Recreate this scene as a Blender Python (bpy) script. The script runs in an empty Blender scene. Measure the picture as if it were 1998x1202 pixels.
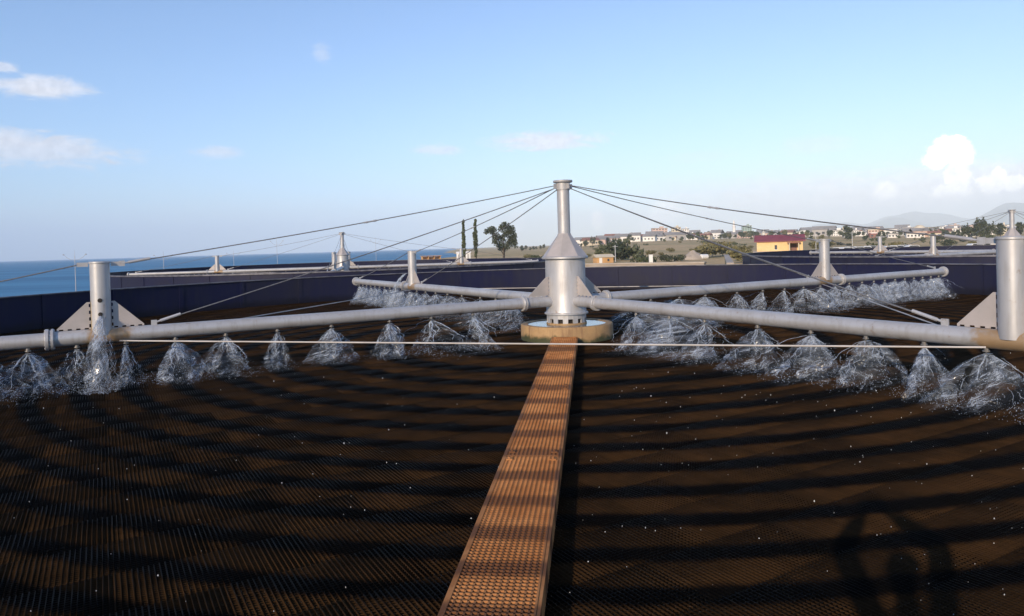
import bpy, bmesh, math, random
import numpy as np
from mathutils import Vector, Matrix, noise as mnoise
random.seed(7); rng = np.random.default_rng(7)
S = bpy.context.scene; COL = S.collection
PI = math.pi; rad = math.radians
CAM_Z = 2.12
F, PITCH, ROLL, CY = 1387.3, -0.0095, 0.0288, 493.8     # photo-pixel camera constants
TC = Vector((1.205, 16.251, 0))                          # centre of the near filter
R_TANK = 16.9
ARM_ROT = rad(30.1)
ARM_Z = 0.85
SUN_AZ, SUN_EL = 206.1, 18.4

# ------------------------------------------------------------------ helpers
def bearing(px, py=480.0):
    """unit-forward direction for a photo pixel: used to read bearings of far things"""
    X = (px-999)/F; U = -(py-CY)/F
    c, s = math.cos(ROLL), math.sin(ROLL)
    x0 = X*c+U*s; up = -X*s+U*c
    c, s = math.cos(PITCH), math.sin(PITCH)
    return Vector((x0, c-up*s, s+up*c))
def far(px, fwd):
    d = bearing(px, 475); return Vector((d.x/d.y*fwd, fwd, 0))
def zat(px, py, fwd):
    d = bearing(px, py); return CAM_Z+d.z/d.y*fwd

class MB:
    def __init__(s): s.v = []; s.f = []
    def add(s, vs, fs):
        n = len(s.v); s.v += [tuple(v) for v in vs]; s.f += [tuple(i+n for i in f) for f in fs]; return s
    def box(s, c, d, rz=0.0, taper=1.0):
        x, y, z = d[0]/2, d[1]/2, d[2]/2; vs = []
        for k, (a, b) in enumerate(((-1,-1),(1,-1),(1,1),(-1,1))*2):
            t = taper if k > 3 else 1
            p = Vector((a*x*t, b*y*t, -z if k < 4 else z)); p.rotate(Matrix.Rotation(rz, 3, 'Z')); vs.append(p+Vector(c))
        return s.add(vs, [(3,2,1,0),(4,5,6,7),(0,1,5,4),(1,2,6,5),(2,3,7,6),(3,0,4,7)])
    def tube(s, pts, rs, n=10, caps=True):
        pts = [Vector(p) for p in pts]
        if not hasattr(rs, '__len__'): rs = [rs]*len(pts)
        vs = []; fs = []
        ref = None
        for i, p in enumerate(pts):
            t = (pts[min(i+1, len(pts)-1)]-pts[max(i-1, 0)]).normalized()
            if ref is None:
                ref = t.orthogonal().normalized() if abs(t.z) > .9 else t.cross(Vector((0,0,1))).normalized()
            u = (ref-t*ref.dot(t)).normalized(); ref = u; w = t.cross(u)
            for k in range(n):
                a = 2*PI*k/n; vs.append(p+(u*math.cos(a)+w*math.sin(a))*rs[i])
        for i in range(len(pts)-1):
            for k in range(n):
                fs.append((i*n+k, i*n+(k+1) % n, (i+1)*n+(k+1) % n, (i+1)*n+k))
        if caps:
            fs.append(tuple(range(n-1, -1, -1))); m = (len(pts)-1)*n; fs.append(tuple(m+k for k in range(n)))
        return s.add(vs, fs)
    def lathe(s, prof, n=40, c=(0,0,0), axis='Z', caps=True):
        vs = []; fs = []; c = Vector(c)
        for r, z in prof:
            for k in range(n):
                a = 2*PI*k/n
                p = Vector((r*math.cos(a), r*math.sin(a), z))
                if axis == 'X': p = Vector((z, p.x, p.y))
                vs.append(p+c)
        for i in range(len(prof)-1):
            for k in range(n):
                fs.append((i*n+k, i*n+(k+1) % n, (i+1)*n+(k+1) % n, (i+1)*n+k))
        if caps:
            fs.append(tuple(range(n-1, -1, -1))); m = (len(prof)-1)*n; fs.append(tuple(m+k for k in range(n)))
        return s.add(vs, fs)
    def prism_xz(s, poly, t, y=0.0):
        n = len(poly); vs = [(x, y-t/2, z) for x, z in poly]+[(x, y+t/2, z) for x, z in poly]
        fs = [tuple(range(n)), tuple(range(2*n-1, n-1, -1))]+[(i, i+n, (i+1) % n+n, (i+1) % n) for i in range(n)]
        return s.add(vs, fs)
    def octa(s, c, r, sz=1.0):
        c = Vector(c); vs = [c+Vector(p)*r for p in ((1,0,0),(0,1,0),(-1,0,0),(0,-1,0),(0,0,sz),(0,0,-sz))]
        return s.add(vs, [(0,1,4),(1,2,4),(2,3,4),(3,0,4),(1,0,5),(2,1,5),(3,2,5),(0,3,5)])
    def mesh(s, name, m, smooth=True, ang=35):
        me = bpy.data.meshes.new(name); me.from_pydata(s.v, [], s.f)
        bm = bmesh.new(); bm.from_mesh(me); bmesh.ops.recalc_face_normals(bm, faces=bm.faces); bm.to_mesh(me); bm.free()
        if smooth:
            me.polygons.foreach_set('use_smooth', [True]*len(me.polygons)); me.set_sharp_from_angle(angle=rad(ang))
        me.materials.append(m); return me
    def build(s, name, m, parent=None, smooth=True, ang=35, loc=None, rz=0.0):
        return link(name, s.mesh(name, m, smooth, ang), parent, loc, rz)
def link(name, me, parent=None, loc=None, rz=0.0):
    o = bpy.data.objects.new(name, me); COL.objects.link(o)
    if parent: o.parent = parent
    if loc is not None: o.location = loc
    o.rotation_euler.z = rz
    return o
def tag(o, label=None, cat=None, group=None, kind=None):
    for k, v in (('label', label), ('category', cat), ('group', group), ('kind', kind)):
        if v: o[k] = v
    return o
def empty(name, loc=(0,0,0), rz=0.0):
    o = bpy.data.objects.new(name, None); COL.objects.link(o); o.location = loc; o.rotation_euler.z = rz
    o.empty_display_size = .2; return o
def copy_tree(o, parent=None):
    c = o.copy(); COL.objects.link(c)
    if parent: c.parent = parent
    for ch in list(o.children): copy_tree(ch, c)
    return c
def np_mesh(name, V, Fc, m, k=4):
    me = bpy.data.meshes.new(name)
    me.vertices.add(len(V)); me.vertices.foreach_set('co', V.astype(np.float32).ravel())
    me.loops.add(Fc.size); me.loops.foreach_set('vertex_index', Fc.astype(np.int32).ravel())
    me.polygons.add(len(Fc)); me.polygons.foreach_set('loop_start', np.arange(0, Fc.size, k, dtype=np.int32))
    me.update(calc_edges=True); me.validate()
    me.materials.append(m); return me

# ------------------------------------------------------------------ materials
class NT:
    def __init__(s, m): s.t = m.node_tree; s.n = s.t.nodes; s.l = s.t.links
    def new(s, ty, **kw):
        nd = s.n.new(ty)
        for k, v in kw.items():
            if k.startswith('i_'):
                key = k[2:]; key = int(key) if key.isdigit() else key.replace('_', ' ')
                if hasattr(v, 'is_linked') or isinstance(v, bpy.types.NodeSocket): s.l.new(v, nd.inputs[key])
                else: nd.inputs[key].default_value = v
            else: setattr(nd, k, v)
        return nd
    def math(s, op, a, b=0.0, c=None, clamp=False):
        nd = s.new('ShaderNodeMath', operation=op, i_0=a, i_1=b, use_clamp=clamp)
        if c is not None:
            if isinstance(c, bpy.types.NodeSocket): s.l.new(c, nd.inputs[2])
            else: nd.inputs[2].default_value = c
        return nd.outputs[0]
    def mix(s, f, a, b):
        nd = s.new('ShaderNodeMix', data_type='RGBA')
        for key, v in ((0, f), (6, a), (7, b)):
            if isinstance(v, bpy.types.NodeSocket): s.l.new(v, nd.inputs[key])
            else: nd.inputs[key].default_value = v if key == 0 else (*v, 1)
        return nd.outputs[2]
    def noise(s, scale, detail=4, vec=None, rough=.55, dist=0.0):
        nd = s.new('ShaderNodeTexNoise', i_Scale=scale, i_Detail=detail, i_Roughness=rough, i_Distortion=dist)
        if vec is not None: s.l.new(vec, nd.inputs['Vector'])
        return nd.outputs[0]
    def smooth(s, v, a, b, lo=0.0, hi=1.0):
        nd = s.new('ShaderNodeMapRange', interpolation_type='SMOOTHSTEP', i_From_Min=a, i_From_Max=b, i_To_Min=lo, i_To_Max=hi)
        s.l.new(v, nd.inputs[0]); return nd.outputs[0]
def mat(name):
    m = bpy.data.materials.new(name); m.use_nodes = True; t = NT(m); b = t.n['Principled BSDF']; return m, t, b
def setb(t, b, **kw):
    for k, v in kw.items():
        key = k.replace('_', ' ')
        if isinstance(v, bpy.types.NodeSocket): t.l.new(v, b.inputs[key])
        else: b.inputs[key].default_value = (*v, 1) if isinstance(v, tuple) else v
def coord(t, which='Object'): return t.new('ShaderNodeTexCoord').outputs[which]
def noisy(name, c1, c2, scale=3.0, rough=.7, metal=0.0, bump=0.0, bscale=None, spec=.5, detail=5):
    m, t, b = mat(name); v = coord(t)
    n = t.noise(scale, detail, v); n = t.smooth(n, .3, .7)
    setb(t, b, Base_Color=t.mix(n, c1, c2), Roughness=rough, Metallic=metal)
    b.inputs['Specular IOR Level'].default_value = spec
    if bump:
        bn = t.new('ShaderNodeBump', i_Strength=bump, i_Distance=.02); t.l.new(t.noise(bscale or scale*6, 4, v), bn.inputs['Height'])
        t.l.new(bn.outputs[0], b.inputs['Normal'])
    return m

def steel(name, stain=0):
    """painted galvanised steel, faint run marks; stain=1: rusty patch on an arm under its post; 2: run under the post's hole"""
    m, t, b = mat(name); v = coord(t)
    mp = t.new('ShaderNodeMapping'); t.l.new(v, mp.inputs[0]); mp.inputs['Scale'].default_value = (6, 6, .9)
    streak = t.smooth(t.noise(2.2, 6, mp.outputs[0]), .45, .75)
    blotch = t.smooth(t.noise(1.7, 5, v), .35, .7)
    c = t.mix(blotch, (.50, .50, .51), (.43, .43, .44))
    c = t.mix(t.math('MULTIPLY', streak, .5), c, (.33, .31, .29))
    c = t.mix(t.math('MULTIPLY', t.smooth(t.noise(.55, 4, v), .45, .65), .35), c, (.36,.35,.35))
    rst = t.math('MULTIPLY', t.smooth(t.noise(7, 6, v, .7), .60, .72), .6)
    c = t.mix(rst, c, (.24, .13, .06))
    sep = t.new('ShaderNodeSeparateXYZ'); t.l.new(v, sep.inputs[0])
    if stain == 1:
        d = t.math('ABSOLUTE', t.math('SUBTRACT', sep.outputs[0], 9.15))
        k = t.math('ADD', d, t.math('MULTIPLY', t.math('SUBTRACT', t.noise(5, 5, v), .5), .9))
        k = t.smooth(k, .42, .12)
        c = t.mix(t.math('MULTIPLY', k, .8), c, (.36, .21, .07))
        # patchy dark brown tone along the underside of the pipe
        u = t.smooth(sep.outputs[2], -.02, -.12)
        u = t.math('MULTIPLY', u, t.smooth(t.noise(3, 5, v), .45, .7))
        c = t.mix(t.math('MULTIPLY', u, .7), c, (.15, .11, .07))
    if stain == 2:
        k = t.math('ABSOLUTE', t.math('ADD', sep.outputs[1], t.math('MULTIPLY', t.math('SUBTRACT', t.noise(9, 3, v), .5), .06)))
        k = t.math('MULTIPLY', t.smooth(k, .075, .02), t.smooth(sep.outputs[2], .60, .54))
        k = t.math('MULTIPLY', k, t.smooth(sep.outputs[0], 0, .05))
        c = t.mix(t.math('MULTIPLY', k, .8), c, (.45, .33, .12))
    setb(t, b, Base_Color=c, Metallic=.35, Roughness=t.smooth(blotch, 0, 1, .42, .55))
    bn = t.new('ShaderNodeBump', i_Strength=.12, i_Distance=.01); t.l.new(t.noise(14, 4, v), bn.inputs['Height']); t.l.new(bn.outputs[0], b.inputs['Normal'])
    return m
M = {}
M['steel'] = steel('steel'); M['arm'] = steel('arm_steel', 1); M['leaky'] = steel('leaky_steel', 2)
M['plate'] = noisy('plate_steel', (.50,.45,.43), (.40,.37,.35), 2.5, .5, .25, .1, 20)
M['cable'] = noisy('cable', (.30,.29,.28), (.20,.19,.18), 30, .45, .6)
M['rod'] = noisy('white_rod', (.56,.53,.51), (.42,.39,.36), 2, .5)
M['dark'] = noisy('near_black', (.015,.014,.013), (.025,.02,.018), 5, .8)  # near-black; stands in for shade inside the hole and seat openings

def wall_mat():
    m, t, b = mat('blue_enamel'); v = coord(t)
    mp = t.new('ShaderNodeMapping'); t.l.new(v, mp.inputs[0]); mp.inputs['Scale'].default_value = (3, 3, .5)
    s = t.smooth(t.noise(1.5, 6, mp.outputs[0]), .4, .75)
    c = t.mix(s, (.009, .011, .046), (.015, .018, .042))
    c = t.mix(t.math('MULTIPLY', t.smooth(t.noise(.8, 5, v), .5, .7), .5), c, (.016, .016, .030))
    sep = t.new('ShaderNodeSeparateXYZ'); t.l.new(v, sep.inputs[0])
    pa = t.math('FLOOR', t.math('ADD', t.math('MULTIPLY', t.math('ARCTAN2', sep.outputs[1], sep.outputs[0]), 44/(2*PI)), 21.5))
    wn = t.new('ShaderNodeTexWhiteNoise', noise_dimensions='1D'); t.l.new(pa, wn.inputs['W'])
    c = t.mix(t.math('MULTIPLY', wn.outputs[0], .45), c, (.026, .026, .036))
    low_tone = t.smooth(t.math('ADD', sep.outputs[2], t.math('MULTIPLY', t.noise(2.5, 5, v), .35)), .5, .25)  # wall colour gets darker towards the bottom, with a ragged edge
    c = t.mix(t.math('MULTIPLY', low_tone, .75), c, (.008, .008, .014))
    setb(t, b, Base_Color=c, Roughness=.5); b.inputs['Specular IOR Level'].default_value = .15
    return m
M['wall'] = wall_mat()
M['rim'] = noisy('rim_angle', (.16,.16,.19), (.07,.07,.09), 3, .55, .2)

def ringed(name, dry1, dry2, wet, walkway=False):
    """plastic / steel kept wet in rings where the nozzles pass: P(r) rises by one per nozzle"""
    m, t, b = mat(name); v = coord(t)
    geo = t.new('ShaderNodeNewGeometry').outputs['Position']
    rel = t.new('ShaderNodeVectorMath', operation='SUBTRACT'); t.l.new(geo, rel.inputs[0]); rel.inputs[1].default_value = TC
    fl = t.new('ShaderNodeVectorMath', operation='MULTIPLY'); t.l.new(rel.outputs[0], fl.inputs[0]); fl.inputs[1].default_value = (1,1,0)
    ln = t.new('ShaderNodeVectorMath', operation='LENGTH'); t.l.new(fl.outputs[0], ln.inputs[0]); r = ln.outputs['Value']
    w = t.math('MULTIPLY', t.math('SUBTRACT', t.noise(.45, 2, geo), .5), .16)
    r = t.math('ADD', r, w)
    P = t.math('ADD', t.math('MULTIPLY', r, .22), t.math('SUBTRACT', t.math('MULTIPLY', t.math('MULTIPLY', r, r), .066), 2.127))
    cs = t.math('COSINE', t.math('MULTIPLY', P, 2*PI))
    cs = t.math('ADD', cs, t.math('MULTIPLY', t.math('SUBTRACT', t.noise(3.5, 5, geo, .6), .5), 1.3))
    wetm = t.smooth(cs, -.35, .75) if not walkway else t.math('MULTIPLY', t.smooth(cs, -.2, .8), .8)
    n = t.smooth(t.noise(1.1 if not walkway else 2.2, 6, geo, .65), .38, .62)
    c = t.mix(n, dry1, dry2)
    if not walkway:
        at = t.new('ShaderNodeAttribute', attribute_name='tone').outputs['Fac']
        g = t.new('ShaderNodeMix', data_type='RGBA', blend_type='MULTIPLY'); g.inputs[0].default_value = 1
        t.l.new(c, g.inputs[6]); cmb = t.new('ShaderNodeCombineColor'); [t.l.new(at, cmb.inputs[i]) for i in range(3)]
        t.l.new(cmb.outputs[0], g.inputs[7]); c = g.outputs[2]
    c = t.mix(wetm, c, wet)
    setb(t, b, Base_Color=c, Roughness=t.smooth(wetm, 0, 1, .8, .5)); b.inputs['Specular IOR Level'].default_value = .02
    return m
M['media'] = ringed('filter_media', (.037,.0195,.0082), (.020,.0115,.0056), (.0016,.0013,.0011))
M['grate'] = ringed('rusty_grating', (.47,.218,.088), (.34,.145,.056), (.110,.050,.028), True)
M['bed'] = noisy('bed_depth', (.004,.003,.003), (.006,.005,.004), 2, .9)
M['bed_far'] = noisy('far_media', (.014,.010,.008), (.008,.007,.006), .8, .8, 0, .4, 8)

def pier_mat():
    m, t, b = mat('mossy_concrete'); v = coord(t)
    sep = t.new('ShaderNodeSeparateXYZ'); t.l.new(v, sep.inputs[0])
    n = t.smooth(t.noise(3, 6, v), .3, .7)
    c = t.mix(n, (.42,.27,.125), (.30,.19,.09))
    mp = t.new('ShaderNodeMapping'); t.l.new(v, mp.inputs[0]); mp.inputs['Scale'].default_value = (5, 5, .6)
    c = t.mix(t.math('MULTIPLY', t.smooth(t.noise(2, 5, mp.outputs[0]), .5, .7), .6), c, (.16,.085,.045))
    h = t.math('ADD', sep.outputs[2], t.math('MULTIPLY', t.math('SUBTRACT', t.noise(2.6, 5, v), .5), .5))
    c = t.mix(t.smooth(h, .17, .04), c, (.045,.05,.018))
    setb(t, b, Base_Color=c, Roughness=.75)
    bn = t.new('ShaderNodeBump', i_Strength=.5, i_Distance=.02); t.l.new(t.noise(12, 5, v), bn.inputs['Height']); t.l.new(bn.outputs[0], b.inputs['Normal'])
    return m
M['pier'] = pier_mat()

def water_mat(name, col, alpha, rough=.12):
    m, t, b = mat(name); v = coord(t)
    setb(t, b, Base_Color=col, Roughness=rough); b.inputs['IOR'].default_value = 1.33; b.inputs['Specular IOR Level'].default_value = .7
    n = t.smooth(t.noise(16, 3, v), .35, .65, alpha*.5, min(1, alpha*1.5))
    t.l.new(n, b.inputs['Alpha']); return m
M['foam'] = water_mat('white_water', (.46,.54,.66), .42)
def lace_mat():
    m, t, b = mat('water_lace')
    fl = t.new('ShaderNodeAttribute', attribute_name='flow').outputs['Vector']
    sp = t.new('ShaderNodeSeparateXYZ'); t.l.new(fl, sp.inputs[0]); v = sp.outputs[1]
    mp = t.new('ShaderNodeMapping'); t.l.new(fl, mp.inputs[0]); mp.inputs['Scale'].default_value = (1, 4.0, 1)
    n1 = t.noise(1.3, 3, mp.outputs[0], .55, 1.6); n2 = t.noise(3.0, 2, mp.outputs[0], .5, 1.2); n3 = t.noise(.75, 3, mp.outputs[0])
    w = t.smooth(v, 0, .7, .08, .04)
    def web(n, wd):
        a = t.math('ABSOLUTE', t.math('SUBTRACT', n, .5)); return t.math('SUBTRACT', 1.0, t.math('DIVIDE', a, wd), clamp=True)
    a = t.math('MAXIMUM', web(n1, w), t.math('MULTIPLY', web(n2, w), .55))
    a = t.math('MULTIPLY', a, t.smooth(n3, .47, .62, .0, .72))
    sheet = t.math('MULTIPLY', t.smooth(v, .9, .0, .045, .22), t.smooth(n3, .35, .62, .3, 1))
    a = t.math('ADD', a, sheet, clamp=True)
    a = t.math('MULTIPLY', a, t.smooth(v, 1.0, .86))
    setb(t, b, Base_Color=(.42,.49,.60), Roughness=.14, Alpha=a); b.inputs['IOR'].default_value = 1.33; b.inputs['Specular IOR Level'].default_value = .8
    return m
M['lace'] = lace_mat()
M['drop'] = water_mat('water_drop', (.8,.82,.85), .8, .05)
mm, t, b = mat('pool_water'); setb(t, b, Base_Color=(.10,.16,.20), Roughness=.06); b.inputs['Specular IOR Level'].default_value = 1
bn = t.new('ShaderNodeBump', i_Strength=.25, i_Distance=.02); t.l.new(t.noise(9, 3, coord(t)), bn.inputs['Height']); t.l.new(bn.outputs[0], b.inputs['Normal']); M['pool'] = mm

def sea_mat():
    m, t, b = mat('sea_water'); v = coord(t)
    mp = t.new('ShaderNodeMapping'); t.l.new(v, mp.inputs[0]); mp.inputs['Scale'].default_value = (.3, 1, 1)
    n = t.smooth(t.noise(.03, 7, mp.outputs[0], .65), .38, .62)
    setb(t, b, Base_Color=t.mix(n, (.03,.16,.30), (.065,.24,.40)), Roughness=.55)
    b.inputs['Specular IOR Level'].default_value = .12
    bn = t.new('ShaderNodeBump', i_Strength=.5, i_Distance=.4); t.l.new(t.noise(.35, 5, mp.outputs[0]), bn.inputs['Height']); t.l.new(bn.outputs[0], b.inputs['Normal'])
    return m
M['sea'] = sea_mat()
def ground_mat():
    m, t, b = mat('dry_field'); v = coord(t)
    a = t.smooth(t.noise(.022, 6, v), .35, .65); d = t.smooth(t.noise(.25, 6, v, .65), .35, .7)
    c = t.mix(a, (.60,.42,.22), (.42,.33,.16))
    c = t.mix(t.math('MULTIPLY', d, .45), c, (.22,.175,.095))
    setb(t, b, Base_Color=c, Roughness=.9); b.inputs['Specular IOR Level'].default_value = .1
    bn = t.new('ShaderNodeBump', i_Strength=.8, i_Distance=.3); t.l.new(t.noise(.8, 5, v), bn.inputs['Height']); t.l.new(bn.outputs[0], b.inputs['Normal'])
    return m
M['ground'] = ground_mat()
M['hill'] = noisy('hill_slopes', (.09,.11,.06), (.05,.075,.04), .002, .9, 0, 0, None, .1, 7)
M['concrete'] = noisy('pale_concrete', (.46,.40,.33), (.36,.31,.26), 1.2, .85, 0, .3, 9)
M['leaf'] = noisy('leaf_green', (.055,.075,.028), (.095,.105,.04), 1.2, .7)
M['leaf_dark'] = noisy('leaf_dark', (.035,.05,.028), (.065,.075,.035), .8, .7)
M['leaf_olive'] = noisy('leaf_olive', (.19,.165,.07), (.13,.125,.055), .8, .75)
M['bark'] = noisy('bark', (.10,.075,.05), (.06,.045,.03), 6, .9, 0, .4, 20)
M['yellow'] = noisy('yellow_plaster', (.78,.56,.28), (.70,.48,.22), .8, .8)
M['redroof'] = noisy('red_metal_roof', (.27,.055,.06), (.20,.04,.05), .9, .5)
M['white'] = noisy('white_plaster', (.80,.78,.74), (.72,.70,.66), .2, .8)
M['cream'] = noisy('cream_plaster', (.68,.60,.45), (.58,.50,.37), .2, .8)
M['pink'] = noisy('pink_plaster', (.62,.45,.37), (.54,.39,.33), .2, .8)
M['grey'] = noisy('grey_render', (.42,.40,.38), (.34,.33,.32), .2, .8)
M['greenish'] = noisy('green_glass_tower', (.30,.40,.36), (.25,.34,.31), .15, .5)
M['roofgrey'] = noisy('grey_roof', (.30,.28,.27), (.22,.21,.2), .3, .7)
M['roofbrown'] = noisy('brown_roof', (.28,.13,.09), (.2,.1,.08), .3, .7)
M['glass'] = noisy('window_glass', (.04,.045,.055), (.07,.075,.085), 1, .2)
M['tan'] = noisy('tan_sheet', (.62,.36,.15), (.5,.29,.12), .4, .7)
M['gravel'] = noisy('gravel', (.42,.36,.30), (.33,.28,.23), 1.5, .9, 0, .6, 8)
M['lamp'] = noisy('lamp_grey', (.52,.53,.55), (.44,.45,.47), 3, .5, .3)
M['tyre'] = noisy('tyre', (.02,.02,.02), (.03,.03,.03), 8, .8)
M['carwhite'] = noisy('car_white', (.75,.75,.74), (.68,.68,.67), 2, .3)

# ------------------------------------------------------------------ world and sun
def az_el(px, py):
    d = bearing(px, py); return math.degrees(math.atan2(d.x, d.y)), math.degrees(math.asin(d.z/d.length))
def world():
    w = bpy.data.worlds.new('World'); S.world = w; w.use_nodes = True
    t = NT(w); bg = t.n['Background']
    sky = t.new('ShaderNodeTexSky', sky_type='NISHITA', sun_disc=False, sun_elevation=rad(SUN_EL), sun_rotation=rad(SUN_AZ), altitude=0.0,
                air_density=SKY['air'], dust_density=SKY['dust'], ozone_density=SKY['ozone'])
    k = t.new('ShaderNodeMix', data_type='RGBA', blend_type='MULTIPLY'); k.inputs[0].default_value = 1
    t.l.new(sky.outputs[0], k.inputs[6]); k.inputs[7].default_value = (SKY['k']*1.0, SKY['k']*1.06, SKY['k']*1.17, 1); c = k.outputs[2]
    g = t.new('ShaderNodeTexCoord').outputs['Generated']
    sp = t.new('ShaderNodeSeparateXYZ'); t.l.new(g, sp.inputs[0])
    az = t.math('MULTIPLY', t.math('ARCTAN2', sp.outputs[0], sp.outputs[1]), 180/PI)
    el = t.math('MULTIPLY', t.math('ARCSINE', sp.outputs[2]), 180/PI)
    cv = t.new('ShaderNodeCombineXYZ'); t.l.new(az, cv.inputs[0]); t.l.new(el, cv.inputs[1])
    nf = t.math('SUBTRACT', t.noise(.75, 7, cv.outputs[0], .6), .5)       # lumpy
    mp = t.new('ShaderNodeMapping'); t.l.new(cv.outputs[0], mp.inputs[0]); mp.inputs['Scale'].default_value = (.28, 1.1, 1)
    mp.inputs['Rotation'].default_value = (0, 0, rad(-4))
    ns = t.math('SUBTRACT', t.noise(.9, 6, mp.outputs[0], .55, .4), .5)     # streaky
    shade = t.smooth(t.noise(1.3, 6, cv.outputs[0], .6), .35, .65)
    mw = t.new('ShaderNodeMapping'); t.l.new(cv.outputs[0], mw.inputs[0]); mw.inputs['Scale'].default_value = (.45, 1.5, 1); mw.inputs['Rotation'].default_value = (0, 0, rad(14))
    nw = t.math('SUBTRACT', t.noise(.8, 7, mw.outputs[0], .62, 1.3), .5)
    def cloud(c, px, py, wx, wy, op, col, soft=.8, kn=1.2, n=nf, floor=None):
        a0, e0 = az_el(px, py); pw = math.degrees(wx/F)*math.cos(rad(a0))**2; ph = math.degrees(wy/F)*math.cos(rad(a0))
        dx = t.math('DIVIDE', t.math('SUBTRACT', az, a0), pw); dy = t.math('DIVIDE', t.math('SUBTRACT', el, e0), ph)
        d = t.math('ADD', t.math('MULTIPLY', dx, dx), t.math('MULTIPLY', dy, dy))
        d = t.math('SUBTRACT', t.math('SQRT', d), t.math('MULTIPLY', n, kn))
        m = t.smooth(d, 1+soft*.5, 1-soft*.5, 0, op)
        return t.mix(m, c, t.mix(shade, tuple(v*.80 for v in col), col))
    W = (1.8,1.72,1.62); G = (1.12,1.09,1.08); Bn = (.80,.78,.80)
    nc = t.math('SUBTRACT', t.noise(1.5, 8, cv.outputs[0], .66, .4), .5)
    c = cloud(c, 1820, 388, 460, 52, .85, G, 1.3, 1.5, nw)
    c = cloud(c, 1930, 352, 200, 30, .55, (1.15,1.12,1.1), 1.3, 1.3, nc)
    c = cloud(c, 2000, 362, 120, 34, .5, Bn, 1.2, 1.4)
    c = cloud(c, 1480, 378, 200, 34, .35, Bn, 1.5, 1.6, ns)
    for px, py, wx, wy in ((1850,292,38,26),(1826,314,26,18),(1878,302,24,22),(1866,345,26,36),(1856,375,42,16),(1840,283,18,14),(1868,277,16,12),(1932,360,28,20),(1976,358,26,16),(1950,340,16,12)):
        c = cloud(c, px, py, wx, wy, .97, W, .4, 1.5, nc)
    c = cloud(c, 1872, 330, 24, 12, .5, (.95,.93,.94), 1.2, 1.6, nc)
    c = cloud(c, 1850, 392, 230, 12, .6, G, 1.5, 1.4, ns)
    for px, py, wx, wy, op in ((1165,430,12,16,.9),(1300,415,28,22,.7),(1728,372,26,16,.7),(1270,440,26,16,.5),(1010,432,14,22,.3)):
        c = cloud(c, px, py, wx, wy, op, W, .9, 1.0)
    for px, py, wx, wy, op in ((95,170,70,17,.75),(8,130,26,9,.6),(20,168,70,16,.6),(60,292,190,26,.75),(0,268,110,18,.5),(420,298,40,10,.55),
                               (1060,276,95,15,.8),(860,292,40,10,.55),(628,104,16,13,.28),(1590,282,60,16,.25),(560,440,500,50,.12),(1370,305,60,10,.15)):
        c = cloud(c, px, py, wx, wy, op, Bn, 1.2, 2.6, nw)
    t.l.new(c, bg.inputs['Color']); bg.inputs['Strength'].default_value = SKY['s']
SKY = dict(air=1.0, dust=.25, ozone=3.6, k=.128, s=1.0)
world()
sl = bpy.data.lights.new('sun', 'SUN'); sl.energy = 4.0; sl.angle = rad(.55); sl.color = (1.0, .80, .58)
so = bpy.data.objects.new('sun', sl); COL.objects.link(so)
sd = Vector((math.sin(rad(SUN_AZ))*math.cos(rad(SUN_EL)), math.cos(rad(SUN_AZ))*math.cos(rad(SUN_EL)), math.sin(rad(SUN_EL))))
so.rotation_euler = sd.to_track_quat('Z', 'Y').to_euler(); so.location = sd*60

# ------------------------------------------------------------------ terrain, sea, hills
def sstep(x, a, b):
    t = min(1, max(0, (x-a)/(b-a))); return t*t*(3-2*t)
GZ = -1.5
COAST = [(-3000,-46),(-200,-44),(60,-44),(110,-40),(200,-38),(330,-30),(600,-46),(1000,-92),(1700,-150),(3000,-180),(14000,-500)]
def coast_x(y):
    for (y0, x0), (y1, x1) in zip(COAST, COAST[1:]):
        if y <= y1: return x0+(x1-x0)*(y-y0)/(y1-y0)
    return COAST[-1][1]
def hgt(x, y):
    d = math.hypot(x, y)
    h = GZ+4.8*sstep(d, 190, 620)*sstep(math.degrees(math.atan2(x, max(y, 1))), 1, 11)*(1-.55*sstep(math.degrees(math.atan2(x, max(y, 1))), 22, 31))
    h += 22*sstep(d, 700, 2400)*sstep(math.degrees(math.atan2(x, max(y, 1))), 6, 26)
    e = x-coast_x(y)                                           # beach falls to the water
    return -5.5+(h+5.5)*sstep(e, -2-d*.004, 5+d*.012)
def grid(xs, ys, fn, name, m, kind):
    V = np.array([[x, y, fn(x, y)] for y in ys for x in xs]); nx = len(xs)
    Fc = np.array([[j*nx+i, j*nx+i+1, (j+1)*nx+i+1, (j+1)*nx+i] for j in range(len(ys)-1) for i in range(nx-1)])
    me = np_mesh(name, V, Fc, m); me.polygons.foreach_set('use_smooth', [True]*len(me.polygons))
    return tag(link(name, me), kind=kind)
xs = sorted(set([-500,-300,-200,-150,-120,-100,-90]+list(range(-80,-24,2))+list(range(-24,120,12))+list(range(120,400,40))+list(range(400,1200,100))+[1200,1500,2000,2600,3400,5000,9000,13000]))
ys = sorted(set([-3000,-800,-200,-60]+list(range(-20,260,14))+list(range(260,800,40))+list(range(800,3000,200))+[3000,4000,5500,8000,12000,16500]))
tag(grid(xs, ys, hgt, 'ground', M['ground'], 'structure'), 'dry olive and brown field running up to the town', 'ground')
tag(MB().add([(-13000,-3000,-4.0),(9000,-3000,-4.0),(9000,14500,-4.0),(-13000,14500,-4.0)], [(0,1,2,3)]).build('sea', M['sea']), 'blue open sea reaching the horizon', 'sea', kind='structure')
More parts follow.
